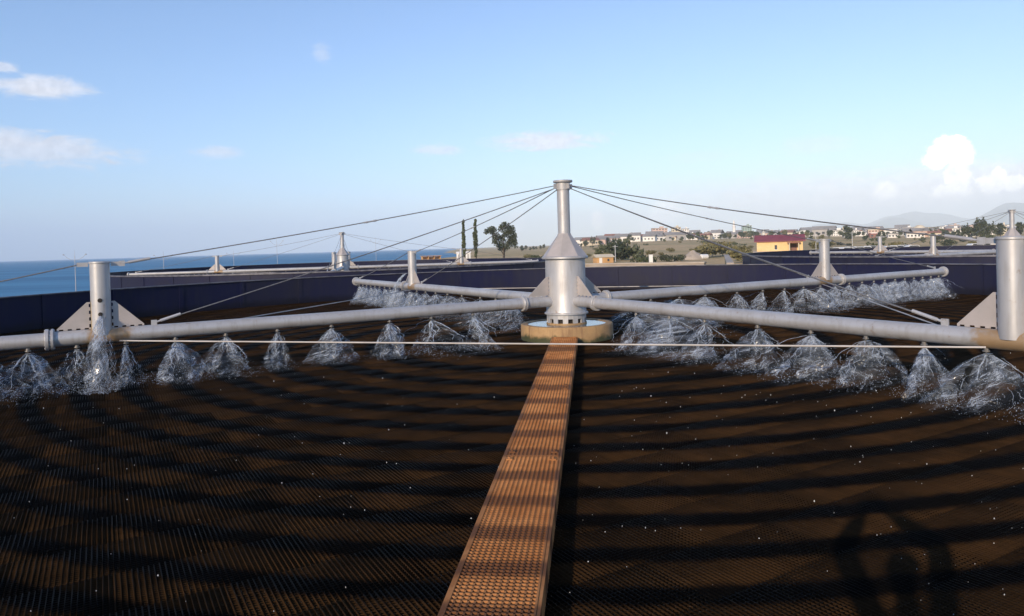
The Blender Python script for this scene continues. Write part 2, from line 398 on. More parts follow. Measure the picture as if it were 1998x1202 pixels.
def hill_h(x, y):
    az = math.degrees(math.atan2(x, y)); d = math.hypot(x, y)
    p = 0
    for a, w, h, dd in ((24.5,4.5,235,13000),(30,4.6,390,13800),(37,4.5,470,13200),(28.5,2.6,250,11500),(35.5,3,390,11000),(42,5,480,12000),(18,4,120,14000)):
        p = max(p, h*math.exp(-((az-a)/w)**2)*max(0, 1-abs(d-dd)/3000))
    n = math.sin(x*.0021+1)*math.sin(y*.0018)+.6*math.sin(x*.0055+y*.0035)+.4*math.sin(x*.0115-y*.0085)
    return -30+p*(1+.10*n)+25*sstep(p, 2, 20)
tag(grid(list(range(2500, 13000, 130)), list(range(6500, 16500, 130)), hill_h, 'hills', M['hill'], 'structure'), 'hazy blue wooded hills behind the town', 'hills')

# haze: the air between here and the hills
HZ = 1.7e-4
hm = bpy.data.materials.new('haze_air'); hm.use_nodes = True; ht = NT(hm); ht.n.remove(ht.n['Principled BSDF'])
pv = ht.new('ShaderNodeVolumePrincipled', i_Density=HZ); pv.inputs['Color'].default_value = (.74,.87,1.0,1); pv.inputs['Anisotropy'].default_value = -.25
ht.l.new(pv.outputs[0], ht.n['Material Output'].inputs['Volume'])
tag(MB().box((0, 6700, 327), (27000, 20800, 670)).build('haze', hm, smooth=False), 'pale blue air haze over the coast', 'haze', kind='stuff')

# ------------------------------------------------------------------ tank, media
def make_tank(c, label, R_TANK):
    root = empty('filter_tank', c); tag(root, label, 'tank', 'round dark blue filter tanks')
    n = 144; b = MB(); vs = []; fs = []
    for r, z in ((R_TANK, -.3), (R_TANK, 1.03), (R_TANK+.05, 1.03), (R_TANK+.05, GZ-.3)):
        for k in range(n): a = 2*PI*k/n; vs.append((r*math.cos(a), r*math.sin(a), z))
    for i in range(3):
        for k in range(n): fs.append((i*n+k, i*n+(k+1) % n, (i+1)*n+(k+1) % n, (i+1)*n+k))
    b.add(vs, fs); s = b                                                   # lapped panel joints
    for k in range(44):
        a = 2*PI*(k+.5)/44
        for rr, th in ((R_TANK-.012, .02), (R_TANK+.062, .02)):
            s.box((rr*math.cos(a), rr*math.sin(a), .50 if rr < R_TANK else -.25), (th*1.6, .16, 1.05 if rr < R_TANK else 2.4), a)
    b.build('wall', M['wall'], root)
    rim = MB(); rim.lathe([(R_TANK-.06, 1.025), (R_TANK-.06, 1.06), (R_TANK+.11, 1.06), (R_TANK+.11, .98), (R_TANK+.10, .98), (R_TANK+.10, 1.032), (R_TANK-.06, 1.025)], n, caps=False)
    rim.build('rim', M['rim'], root)
    return root
make_tank(TC, 'nearest dark blue round filter tank with panel wall around the wet bed', R_TANK)
BGL = Vector((-13.11, 55.01, 0)); BGR = Vector((33.03, 46.92, 0))
make_tank(BGL, 'far left dark blue round filter tank between near tank and sea', 16.5)
make_tank(BGR, 'far right dark blue round filter tank in front of the yellow house', R_TANK)
for c, l in ((BGL, 'dark flat filter bed inside the far left tank'), (BGR, 'dark flat filter bed inside the far right tank')):
    tag(MB().lathe([(16.45 if c is BGL else 16.85, -.25), (16.45 if c is BGL else 16.85, 0), (0.02, .01)], 96, caps=False).build('filter_bed', M['bed_far'], loc=c), l, 'filter bed')

def media():
    bx, by, sp, th = 1.224, .612, .034, .0068
    ex, ey = Vector((math.cos(ARM_ROT), math.sin(ARM_ROT), 0)), Vector((-math.sin(ARM_ROT), math.cos(ARM_ROT), 0))
    B = []; T = []
    nx = int(36/bx)+2; ny = int(36/by)+2
    lim = R_TANK-.06
    for j in range(-ny//2-1, ny//2+1):
        off = 0 if j % 2 else .5*bx
        for i in range(-nx//2-1, nx//2+1):
            x0, y0 = i*bx+off, j*by
            if math.hypot(x0+bx/2, y0+by/2) > R_TANK+.8: continue
            tone = random.uniform(.965, 1.035); dz = random.uniform(-.0006, .0004)
            for k in range(36):                       # main slats run along local y
                xx = x0+.006+k*sp; h = lim**2-max(abs(xx), abs(xx+th))**2
                if h <= 0: continue
                h = math.sqrt(h); a, c = max(y0+.001, -h), min(y0+by-.001, h)
                if c-a > .02: B.append((xx, xx+th+random.uniform(-.002,.002), a, c, -.065, dz+random.uniform(-.002,.001))); T.append(tone*random.uniform(.88, 1.12))
            for k in range(18):
                yy = y0+.008+k*sp; h = lim**2-max(abs(yy), abs(yy+.007))**2
                if h <= 0: continue
                h = math.sqrt(h); a, c = max(x0+.001, -h), min(x0+bx-.001, h)
                if c-a > .02: B.append((a, c, yy, yy+.007, -.07, dz-random.uniform(.003,.006))); T.append(tone)
    B = np.array(B); N = len(B)
    V = np.zeros((N, 8, 3))
    for q, (a, b_, c) in enumerate(((0,2,4),(1,2,4),(1,3,4),(0,3,4),(0,2,5),(1,2,5),(1,3,5),(0,3,5))):
        V[:, q, 0] = B[:, a]; V[:, q, 1] = B[:, b_]; V[:, q, 2] = B[:, c]
    fq = np.array([(4,5,6,7),(0,1,5,4),(1,2,6,5),(2,3,7,6),(3,0,4,7)])
    Fc = (fq[None]+8*np.arange(N)[:, None, None]).reshape(-1, 4)
    me = np_mesh('filter_bed', V.reshape(-1, 3), Fc, M['media'])
    at = me.attributes.new('tone', 'FLOAT', 'FACE'); at.data.foreach_set('value', np.repeat(np.array(T, np.float32), 5))
    root = link('filter_bed', me, None, TC, ARM_ROT)
    tag(root, 'dark brown slatted filter bed with wet rings around the central drum', 'filter bed')
    MB().lathe([(R_TANK-.01, -.3), (R_TANK-.01, -.068), (.02, -.068)], 120, caps=False).build('bed_floor', M['bed'], root)
media()

# ------------------------------------------------------------------ walkway
def walkway():
    a, b_ = Vector((-.60, 0.0)), Vector((1.075, 15.22-.05)); d = (b_-a).normalized(); ang = math.atan2(d.y, d.x)
    L = (b_-a).length; W = .505; top = .15
    root = empty('walkway', (a.x, a.y, 0), ang); tag(root, 'rusty orange grating walkway leading straight to the drum', 'walkway')
    cuts = [0, 3.4, 6.70, 9.9, 12.7, L]
    for s, e in zip(cuts, cuts[1:]):
        m = MB()
        for q in (-1, 1): m.box(((s+e)/2, q*(W/2-.006), top-.02), (e-s-.012, .012, .044))
        for q in range(1, 13): m.box(((s+e)/2, -W/2+q*W/13, top-.016), (e-s-.014, .012, .030))
        k = s+.02
        while k < e-.015:
            m.box((k, 0, top-.014), (.011, W-.02, .026)); k += .042
        for q in (s+.008, e-.008): m.box((q, 0, top-.021), (.008, W, .046))
        for q in (-1, 1):
            for xx in (s+.12, e-.12): m.box((xx, q*(W/2-.05), top+.004), (.05, .06, .012)).tube([(xx, q*(W/2-.05), top), (xx, q*(W/2-.05), top+.022)], .011, 6)
        m.build('grating_panel', M['grate'], root, smooth=False)
    for q in (-1, 1): MB().box((L/2, q*(W/2+.012), .062), (L, .022, .17)).build('side_beam', M['grate'], root, smooth=False)
    for k in range(1, 8): MB().box((L*k/8, 0, .04), (.06, W-.03, .07)).build('bearer', M['dark'], root, smooth=False)
walkway()

# ------------------------------------------------------------------ distributor
R_ARM, L_ARM, R_POST, Z_POST = .118, 15.4, 9.2, 2.05
def ring_r(n, off=0.0):
    return (-.22+math.sqrt(.22**2+4*.066*(2.127+n+off)))/(2*.066)
NOZ = [2.4, 3.35]+[ring_r(n) for n in range(0, 17)]
NOZ = [r for r in NOZ if r < 15.2]
def tooth(p0, p1, n, nrm, depth):
    """points along p0->p1 with n small notches set back along nrm"""
    out = []
    for k in range(n):
        for f, dn in ((k+.25, 0), (k+.25, 1), (k+.75, 1), (k+.75, 0)):
            u = f/n; out.append((p0[0]+(p1[0]-p0[0])*u+nrm[0]*depth*dn, p0[1]+(p1[1]-p0[1])*u+nrm[1]*depth*dn))
    return out
def distributor(loc, rz, label):
    root = empty('rotary_distributor', loc, rz); tag(root, label, 'rotary distributor', 'four armed rotary distributors')
    m = MB(); n = 24; vs = []                                  # castellated seat
    for k in range(24):
        a0, a1 = 2*PI*k/24, 2*PI*(k+1)/24; z0 = .36 if k % 2 else .455
        for r0, r1 in ((.40, .45),):
            P = [(r*math.cos(a), r*math.sin(a), z) for z in (z0, .555) for r in (r0, r1) for a in (a0, a1)]
            m.add(P, [(0,1,5,4),(2,6,7,3),(0,2,3,1),(4,5,7,6),(0,4,6,2),(1,3,7,5)])
    m.build('turntable_seat', M['steel'], root, smooth=False)
    MB().lathe([(.36,.35),(.36,.55)], 32).build('dark_core', M['dark'], root)  # near-black cylinder, its colour paints the shade behind the seat openings
    d = MB().lathe([(.50,.556),(.50,.585),(.465,.60),(.455,.64),(.455,1.80)], 48).build('drum', M['steel'], root)
    fl = MB().lathe([(.515,1.801),(.53,1.815),(.53,1.85),(.515,1.864)], 48).build('top_flange', M['steel'], d)
    ms = MB().lathe([(.142,1.86),(.142,3.36),(.155,3.37),(.165,3.54)], 32).build('mast', M['steel'], root)
    MB().lathe([(.215,3.541),(.22,3.55),(.22,3.585),(.21,3.59)], 32).build('cap', M['steel'], ms)
    MB().lathe([(.515,1.866),(.50,1.885),(.17,2.33),(.15,2.38)], 8, caps=False).build('mast_cone', M['plate'], ms, ang=20)
    armb = MB().lathe([(R_ARM, .43), (R_ARM, 1.10)], 24, axis='X').lathe([(R_ARM+.003, 1.19), (R_ARM, 9.86)], 24, axis='X').lathe([(R_ARM-.008, 9.98), (R_ARM-.008, 15.36)], 24, axis='X')
    arm_me = armb.mesh('arm', M['arm'])
    fm = MB()
    for x in (1.10, 9.86): fm.lathe([(R_ARM+.045, x+.001), (R_ARM+.05, x+.008), (R_ARM+.05, x+.036), (R_ARM+.04, x+.041), (R_ARM+.01, x+.046), (R_ARM+.04, x+.049), (R_ARM+.05, x+.055), (R_ARM+.05, x+.083), (R_ARM+.045, x+.09 if x < 5 else x+.118)], 24, axis='X') if x < 5 else None
    f1 = fm.mesh('flange', M['steel'])
    fm = MB(); x = 9.86; fm.lathe([(R_ARM+.045, x+.001), (R_ARM+.05, x+.008), (R_ARM+.05, x+.036), (R_ARM+.02, x+.045), (R_ARM+.02, x+.065), (R_ARM+.05, x+.074), (R_ARM+.05, x+.112), (R_ARM+.045, x+.119)], 24, axis='X')
    for k in range(12):
        a = 2*PI*k/12; fm.tube([(x-.012, (R_ARM+.028)*math.cos(a), (R_ARM+.028)*math.sin(a)), (x+.13, (R_ARM+.028)*math.cos(a), (R_ARM+.028)*math.sin(a))], .009, 6)
    f2 = fm.mesh('flange', M['steel'])
    em = MB().lathe([(.165, 15.361), (.172, 15.37), (.172, 15.41), (.16, 15.42), (.12, 15.47), (.06, 15.50), (.01, 15.51)], 24, axis='X').mesh('end_cap', M['steel'])
    nm = MB().tube([(0,0,-R_ARM+.03), (0,0,-R_ARM-.035)], .028, 10).tube([(0,0,-R_ARM-.03), (0,0,-R_ARM-.045)], .04, 10).box((0,.035,-R_ARM-.075), (.07,.09,.006)).box((0,-.004,-R_ARM-.055), (.012,.008,.05)).mesh('nozzle', M['cable'])
    pm = MB().lathe([(.145, .02), (.145, Z_POST-ARM_Z-.02)], 28).mesh('post', M['steel'])
    cm = MB().lathe([(.150, Z_POST-ARM_Z-.019), (.156, Z_POST-ARM_Z-.012), (.156, Z_POST-ARM_Z+.012), (.148, Z_POST-ARM_Z+.018)], 28)
    for q in (-1, 1): cm.box((q*.24, 0, Z_POST-ARM_Z-.028), (.16, .02, .07))
    cm = cm.mesh('cap', M['steel'])
    g = []
    for q in (1, -1):
        x0, x1, z0, z1 = .150, .62, R_ARM+.004, .56
        poly = [(x0, z0)]+tooth((x0, z0), (x1, z0), 4, (0, 1), .022)+[(x1, z0), (x1, z0+.03), (x0+.05, z1), (x0, z1)]+tooth((x0, z1), (x0, z0), 4, (1, 0), .022)
        g.append(MB().prism_xz([(q*x, z) for x, z in poly], .014).mesh('gusset', M['plate']))
    def cable_mesh(p, q, r, clamp=None, tb=.5):
        p, q = Vector(p), Vector(q); u = (q-p).normalized(); L = (q-p).length
        def sag(f): return p.lerp(q, f)-Vector((0, 0, 4*f*(1-f)*L*.006))
        c = MB().tube([sag(f/12) for f in range(13)], r, 6).mesh('guy_cable', M['cable'])
        k = MB()
        if clamp:
            k.tube([sag(tb-.012+.002*i) for i in range(17)], [r*(1.9 if i in (2,3,4,11,12,13) else 1.4) for i in range(17)], 8)
        e = MB(); e.tube([q-u*.45, q-u*.12], .024, 8).tube([q-u*.14, q-u*.02], .016, 6).box(tuple(q-u*.02), (.09, .025, .09))
        return c, e.mesh('clevis', M['steel']), (k.mesh('turnbuckle', M['steel']) if clamp else None)
    c1, t1, u1 = cable_mesh((.19,0,3.47-ARM_Z), (R_POST-.30,0,Z_POST-ARM_Z-.03), .0105, True, .50)
    c2, t2, u2 = cable_mesh((R_POST+.30,0,Z_POST-ARM_Z-.03), (14.9,0,R_ARM+.02), .0115)
    c3, t3, u3 = cable_mesh((.17,0,3.42-ARM_Z), (R_POST-.75,0,R_ARM+.03), .0105)
    lug = MB().box((.20,0,3.45-ARM_Z), (.10,.02,.12)).mesh('lug', M['steel'])
    dg = MB().prism_xz([(.457, R_ARM+.004)]+tooth((.457, R_ARM+.004), (1.0, R_ARM+.004), 4, (0,1), .018)+[(1.0, R_ARM+.004), (1.0, R_ARM+.03), (.52, .56), (.457, .56)]+tooth((.457,.56), (.457,R_ARM+.004), 5, (1,0), .018), .016).mesh('gusset', M['plate'])
    rod_me = None
    for k in range(4):
        arm = link('arm', arm_me, root, (0,0,ARM_Z), k*PI/2)
        link('flange', f1, arm); link('flange', f2, arm); link('end_cap', em, arm); link('gusset', dg, arm)
        for r in NOZ:
            link('nozzle', nm, arm, (r+OFF[k], 0, 0))
        c, s = math.cos(k*PI/2), math.sin(k*PI/2)
        post = link('post', pm, root, (R_POST*c, R_POST*s, ARM_Z), k*PI/2)
        link('cap', cm, post); link('gusset', g[0], post); link('gusset', g[1], post)
        for cb, tb, ub in ((c1, t1, u1), (c2, t2, u2), (c3, t3, u3)):
            o = link('guy_cable', cb, root, (0,0,ARM_Z), k*PI/2); link('clevis', tb, o)
            if ub: link('turnbuckle', ub, o)
        link('lug', lug, ms, (0,0,ARM_Z), k*PI/2)
        m = MB().tube([(8.95,.10,.755), (.10,8.95,.755)], .0115, 8)
        o = link('tie_rod', m.mesh('tie_rod', M['rod']) if rod_me is None else rod_me, root, None, k*PI/2); rod_me = o.data
    return root
OFF = [.12, 0, 0.0, .05]
D1 = distributor(TC, ARM_ROT, 'nearest silver four armed distributor with tall mast and guy cables, spraying water')
D2 = copy_tree(D1); D2.location = BGL; D2.rotation_euler.z = rad(10); D2['label'] = 'far left silver distributor standing in the tank by the sea'
D3 = copy_tree(D1); D3.location = BGR; D3.rotation_euler.z = ARM_ROT; D3['label'] = 'far right silver distributor in the tank before the town, half behind the near post'
# the leaking post of the front left arm: dark discs paint the shade of a hole, stained run below
posts = [o for o in D1.children if o.name.startswith('post')]
leaky = sorted(posts, key=lambda o: (o.location.x))[0]
lp = leaky.data.copy(); lp.materials[0] = M['leaky']; leaky.data = lp
leaky['label'] = 'post with a black disc painted as its hole and a yellow run of stain'
pw = TC+Vector((R_POST*math.cos(ARM_ROT+PI), R_POST*math.sin(ARM_ROT+PI), 0))
face = math.atan2(-pw.y, -pw.x)-rad(4)
lrot = face-(ARM_ROT+PI)
leaky.data.transform(Matrix.Rotation(0, 4, 'Z'))
hm_ = MB().lathe([(.036, .146), (.036, .1475)], 16, axis='X').build('hole_disc', M['dark'], leaky, loc=(0,0,.585), rz=lrot)
MB().lathe([(.030, .146), (.034, .149), (.03, .15)], 12, axis='X').build('hole_disc', M['dark'], leaky, loc=(0,0,.36), rz=lrot)

# piers
def pier(c, label):
    root = empty('concrete_pier', c); tag(root, label, 'pier', 'round piers under the distributors')
    MB().lathe([(1.05,-.3),(1.05,.31),(1.03,.34),(.90,.34),(.88,.30),(.02,.30)], 56, caps=False).build('plinth', M['pier'], root)
    MB().lathe([(.46,.30),(.46,.36)], 32).build('seat_block', M['pier'], root)
    return root
pier(TC, 'mossy brown concrete pier with standing water under the nearest drum')
pier(BGL, 'low concrete pier under the far left drum'); pier(BGR, 'low concrete pier under the far right drum')
tag(MB().lathe([(.885,.325),(.464,.3252)], 56, caps=False).build('water_pool', M['pool'], loc=TC), 'pale blue pool of water on the concrete pier around the drum foot', 'water pool')

# ------------------------------------------------------------------ water jets
def jet_mesh(seed, h, spread, nstr, narrow=0.0, film=True, throw=0.0, down=.6, layers=2):
    """water off a splash plate: a few dividing runs, torn sheets (lace film), beads and a ragged splash"""
    r = random.Random(seed); m = MB()
    def fall(vz): return (-vz+math.sqrt(vz*vz+2*9.81*h))/9.81
    T = fall(down); el = .62*(1-narrow); skew = r.uniform(-.5, .5)
    def pos(phi, v, q, vz): return Vector((v*q*math.cos(phi)*el, v*q*(math.sin(phi)+skew)+throw*q, -(vz*q+4.905*q*q)))
    def wob(p, a, k): return Vector((mnoise.noise(p*k+Vector((seed, 0, 0))), mnoise.noise(p*k+Vector((0, seed, 5))), .4*mnoise.noise(p*k+Vector((9, 0, seed)))))*a
    def run(phi, v, vz, w, q0=.02, q1=1.0, n=14):
        tt = fall(vz); P = []; R = []
        for i in range(n+1):
            f = q0+(q1-q0)*i/n; p = pos(phi, v, tt*f, vz); p += wob(p+Vector((phi, v, 0)), .11*f, 9); P.append(p)
            R.append(max(.0012, w*(1.15-.8*f)*(.55+.9*abs(mnoise.noise(p*26+Vector((seed, phi, 0)))))*(.3 if i in (0, n) else 1)))
        m.tube(P, R, 5)
    nb = r.randint(3, 5); base = r.uniform(0, 6.28)
    for i in range(nb):
        a_, v_, z_, e_ = base+i*2*PI/nb+r.gauss(0, .5), spread/T*r.uniform(.2, .95), down*r.uniform(.6, 1.2), r.uniform(.45, .8)
        run(a_, v_, z_, r.uniform(.007, .014), .02, e_)
        for _ in range(70):                                     # the run breaking into beads
            f = r.uniform(e_*.6, 1.0); p = pos(a_, v_, fall(z_)*f, z_); p += wob(p+Vector((a_, v_, 0)), .11*f, 9)
            m.octa(p+Vector((r.gauss(0,.028), r.gauss(0,.028), r.gauss(0,.02)))*f, r.uniform(.002, .006), r.uniform(1, 2))
    for i in range(nstr//2):
        q0 = r.uniform(.1, .8); run(r.uniform(0, 6.28), spread/T*r.random()**.5, down*r.uniform(.5, 1.2), r.uniform(.0035, .008), q0, min(1, q0+r.uniform(.1, .35)), 7)
    run(r.choice((1.57, -1.57)), spread/T*1.2, 0, .005, .02, r.uniform(.5,.9))
    for i in range(nstr*14):                                     # beads, clotted
        f = r.random()**.55; phi = r.uniform(0, 2*PI); v = spread/T*(r.random()**.4)*1.08; p = pos(phi, v, T*f, down)
        if mnoise.noise(p*7+Vector((seed*2.1, 0, 0))) < .02: continue
        m.octa(p+wob(p, .06, 15), r.uniform(.002, .0055), r.uniform(1, 2.4))
    for i in range(nstr*26):                                    # splash
        phi = r.uniform(0, 2*PI); q = spread*(.1+.95*r.random()**.8); x, y = q*math.cos(phi)*.75, q*(math.sin(phi)+skew)+throw*T
        k = mnoise.noise(Vector((x*8, y*8, seed)))
        if k < -.02: continue
        m.octa((x, y, -h+abs(r.gauss(0, .03+.16*abs(k)))), r.uniform(.002, .0062), r.uniform(.6, 1.6))
    fl = MB(); flow = []
    for L in range(layers):
        nu, nv = 40, 18; vs = []; kk = (1.0, .62, .35)[L]; ph0 = r.uniform(0, 6.28); arc = r.uniform(1.6, 3.6) if L == 0 else r.uniform(2.5, 5.0)
        for j_ in range(nv+1):
            q = T*(.03+.97*j_/nv)
            for i in range(nu+1):
                phi = ph0+arc*i/nu
                nz = mnoise.noise(Vector((math.cos(phi)*1.5, math.sin(phi)*1.5+seed*7.3, L*5+q*4)))
                nz2 = mnoise.noise(Vector((math.cos(phi)*5, math.sin(phi)*5+seed*3.1, L*9+q*14)))
                p = pos(phi, spread/T*kk*(1+.45*nz+.2*nz2*j_/nv), q, down); vs.append(p+wob(p, .07*j_/nv, 11))
                flow.append((phi*(1.5+1.2*kk)*(.35+.65*j_/nv), j_/nv, seed*3.7+L*11.3))
        fl.add(vs, [(j_*(nu+1)+i, j_*(nu+1)+i+1, (j_+1)*(nu+1)+i+1, (j_+1)*(nu+1)+i) for j_ in range(nv) for i in range(nu)])
    fm_ = fl.mesh('film', M['lace'], ang=180)
    at = fm_.attributes.new('flow', 'FLOAT_VECTOR', 'POINT'); at.data.foreach_set('vector', np.array(flow, np.float32).ravel())
    return m.mesh('spray', M['foam'], ang=180), fm_
HN = ARM_Z-R_ARM-.075
VAR = [jet_mesh(11, HN, 0.59, 20, 0, down=.9), jet_mesh(12, HN, 0.51, 18, .1, down=.1), jet_mesh(13, HN, 0.67, 22, 0, down=.5), jet_mesh(14, HN, 0.41, 16, .3, down=1.2),
       jet_mesh(15, HN, 0.56, 20, .15, down=.2), jet_mesh(16, HN, 0.64, 20, 0, down=1.1), jet_mesh(17, HN, 0.49, 18, .2, down=.0), jet_mesh(18, HN, 0.72, 22, 0, down=.7), jet_mesh(41, HN, .50, 26, .1, down=1.6), jet_mesh(42, HN, .66, 20, 0, down=.4), jet_mesh(43, HN, .44, 24, .2, down=2.0, layers=1), jet_mesh(44, HN, .60, 26, 0, down=1.3, layers=1)]
THIN = [jet_mesh(21, HN, 0.38, 22, .2, down=.9, layers=3), jet_mesh(22, HN, 0.46, 24, .1, down=.4, layers=3), jet_mesh(23, HN, 0.33, 20, .3, down=1.4, layers=3), jet_mesh(24, HN, 0.42, 22, .1, down=.8, layers=3)]
ORD = ['first','second','third','fourth','fifth','sixth','seventh','eighth','ninth','tenth','eleventh','twelfth','thirteenth','fourteenth','fifteenth','sixteenth','seventeenth','eighteenth','nineteenth','twentieth']
ARMN = ['back right', 'back left', 'front left', 'front right']
for k in range(4):
    ua = ARM_ROT+k*PI/2
    for i, r in enumerate(NOZ):
        rr = r+OFF[k]
        if k == 2 and rr > 11.2: continue
        if k == 3 and rr > 10.2: continue
        dense = k < 2 and rr > 8.6
        var = random.choice(THIN if dense else VAR)
        p = TC+Vector((rr*math.cos(ua), rr*math.sin(ua), HN))
        o = empty('water_jet', p, ua+random.uniform(-.5,.5)+(PI if random.random() < .5 else 0))
        sc = random.uniform(.9, 1.35)*(1.6 if rr < 3.6 else 1.0)*(1.5 if dense else 1.2 if k < 2 else 1.05); o.scale = (sc*random.uniform(.8,1.2), sc, 1)
        shape = 'slim curtain' if dense else 'broad fan'
        tag(o, '%s of white water under the %s arm, %s nozzle out from drum' % (shape, ARMN[k], ORD[i]), 'water jet', 'water jets under the %s arm' % ARMN[k])
        link('spray', var[0], o)
        if var[1]: link('film', var[1], o)
# leaks from the posts
leak_a = jet_mesh(31, 1.18, .42, 90, .05, False, .85, .2, 3)
lo = empty('water_jet', pw+Vector((math.cos(face)*.15, math.sin(face)*.15, 1.19)), face-PI/2)
tag(lo, 'tall leak of white water gushing from the hole in the front left post', 'water jet'); link('spray', leak_a[0], lo); link('film', leak_a[1], lo)
p805 = TC+Vector((R_POST*math.cos(ARM_ROT+PI/2), R_POST*math.sin(ARM_ROT+PI/2), 1.30))
leak_b = jet_mesh(32, 1.28, .22, 50, .2, False, 1.7, .0, 3)
lo = empty('water_jet', p805+Vector((-.16, -.05, 0)), rad(60)); tag(lo, 'arcing leak of water from the back left post over its arm', 'water jet'); link('spray', leak_b[0], lo); link('film', leak_b[1], lo)
# streams under the far left arm
slim = MB().tube([(0,0,0),(.01,0,-.2),(-.01,.01,-.45),(.01,0,-HN)], [.04,.05,.055,.09], 7).mesh('water_jet', M['foam'])
for i, rr in enumerate((8.1, 8.75, 9.3, 9.9, 10.5, 11.2)):
    a = rad(10)+PI; o = link('water_jet', slim, None, BGL+Vector((rr*math.cos(a), rr*math.sin(a), HN+.05)))
    tag(o, 'white stream under the arm of the far left distributor, %s of six from the right' % ORD[i], 'water jet', 'streams under the far left arm')
# drops lying and bouncing on the bed
dm = MB(); rr_ = random.Random(5)
for i in range(620):
    y = 3.4+9*rr_.random()**1.2; x = rr_.uniform(-.78, .82)*y
    if rr_.random() < .45: x = abs(x)*.9+.4
    if abs(x-(-.60+.1117*y)) < .33: continue
    if mnoise.noise(Vector((x*.9, y*.9, 3))) < rr_.uniform(-.5, .25): continue
    dm.octa((x, y, rr_.uniform(.004, .03)), rr_.uniform(.0014, .0046)*(.6+y/12)*(1 if rr_.random() < .85 else 1.5), rr_.uniform(.7, 1.8))
tag(dm.build('water_droplets', M['drop']), 'bright water droplets scattered over the dark filter bed', 'droplets', kind='stuff')

# ------------------------------------------------------------------ trees
def leaf_cloud(blobs, n, size, seed, m):
    r = np.random.default_rng(seed)
    w = np.array([b[3]*b[4]*b[5] for b in blobs])**.67; w = w/w.sum(); V = []; 
    idx = r.choice(len(blobs), n, p=w)
    for i in idx:
        cx, cy, cz, a, b_, c = blobs[i]
        d = r.normal(size=3); d /= np.linalg.norm(d); q = r.random()**.45
        p = np.array([cx+d[0]*a*q, cy+d[1]*b_*q, cz+d[2]*c*q])
        u = r.normal(size=3); u /= np.linalg.norm(u); v = np.cross(u, r.normal(size=3)); v /= np.linalg.norm(v)
        s = size*r.uniform(.6, 1.4); V += [p-u*s, p+v*s*.55, p+u*s, p-v*s*.55]
    V = np.array(V); return np_mesh('crown', V, np.arange(len(V)).reshape(-1, 4), m)
def trunk_mesh(h, r, limbs):
    t = MB().tube([(0,0,-.3),(.02*h,0,h*.35),(0,.01*h,h*.7),(.01*h,0,h)], [r,r*.75,r*.45,r*.15], 8)
    for z, a, l, up in limbs:
        p = Vector((0,0,z)); t.tube([p, p+Vector((math.cos(a)*l*.5, math.sin(a)*l*.5, up*.6)), p+Vector((math.cos(a)*l, math.sin(a)*l, up))], [r*.4, r*.25, r*.08], 6)
    return t.mesh('trunk', M['bark'])
def tree(loc, crown, trunk, label, group, name='tree', s=1.0, rz=0.0, sz=None):
    o = empty(name, loc, rz); o.scale = (s, s, sz or s); tag(o, label, 'tree', group); link('crown', crown, o); link('trunk', trunk, o); return o
# two poplars and the big broadleaf by the shore
def poplar(seed, h, w):
    bl = [(random.Random(seed+i).uniform(-.2,.2)*w, random.Random(seed*3+i).uniform(-.2,.2)*w, h*(.16+.84*i/16), w*(1.0 if .15 < i/16 < .7 else .6)*random.Random(seed*7+i).uniform(.7,1.1), w*.8, h*.055) for i in range(17)]
    return leaf_cloud(bl, 2600, .17, seed, M['leaf'])
y = 170; p = far(905, y); p.z = GZ; hh = zat(905, 433, y)-GZ
tree(p, poplar(3, hh, .55), trunk_mesh(hh*.95, .16, [(hh*.4,.5,.4,1.2),(hh*.6,3,.4,1.1)]), 'slim dark poplar directly behind the far left distributor post', 'poplars', 'poplar_tree')
y = 178; p = far(928, y); p.z = GZ; hh = zat(928, 431, y)-GZ
tree(p, poplar(4, hh, .70), trunk_mesh(hh*.95, .18, [(hh*.4,1.5,.5,1.2),(hh*.6,4,.5,1.1)]), 'fuller poplar standing alone between the slim poplar and the broad tree', 'poplars', 'poplar_tree')
y = 190; p = far(982, y); p.z = GZ; u = y/F
def bt(px, py, a, c): return ((px-982)*u, random.uniform(-.8,.8), zat(px, py, y)-GZ, a*u, a*u*.9, c*u)
bl = [bt(960,449,11,8), bt(950,452,6,6), bt(968,462,9,9), bt(975,478,8,12), bt(986,441,11,8), bt(998,447,9,9), bt(990,455,12,9), bt(1003,460,7,9), bt(996,472,11,12), bt(1006,478,5,8), bt(985,482,10,9), bt(978,446,6,6), bt(965,472,6,8), bt(980,465,7,8), bt(1001,468,8,10)]
tree(p, leaf_cloud(bl, 4600, .22, 5, M['leaf_dark']), trunk_mesh(6.2, .34, [(1.5,2.9,2.6,3.6),(1.7,.2,2.0,4.6),(2.4,3.4,2.6,4.8),(2.6,.0,2.4,3.2),(1.2,1,.8,5)]), 'broad open crowned tree with lobed foliage beside the two poplars', None, 'broadleaf_tree')
# town trees and bushes: five crowns, copied
CR = []
for s in range(5):
    r = random.Random(40+s)
    bl = [(r.gauss(0,.9), r.gauss(0,.9), 2.2+r.uniform(0,2.4)*(1 if s != 3 else 1.7), r.uniform(.8,1.5), r.uniform(.8,1.5), r.uniform(.6,1.3)) for _ in range(9)]
    CR.append(leaf_cloud(bl, 420, .42, 60+s, M[['leaf_dark','leaf','leaf_dark','leaf_dark','leaf_olive'][s]]))
TR = trunk_mesh(3.4, .2, [(1.4,1,1,1.2),(1.8,4,1,1.2)])
BU = []
for s in range(3):
    r = random.Random(80+s)
    bl = [(r.gauss(0,1.0), r.gauss(0,1.0), .7+r.uniform(0,1.0), r.uniform(.6,1.1), r.uniform(.6,1.1), r.uniform(.5,.8)) for _ in range(8)]
    BU.append(leaf_cloud(bl, 520, .24, 90+s, M[['leaf_olive','leaf','leaf_dark'][s]]))
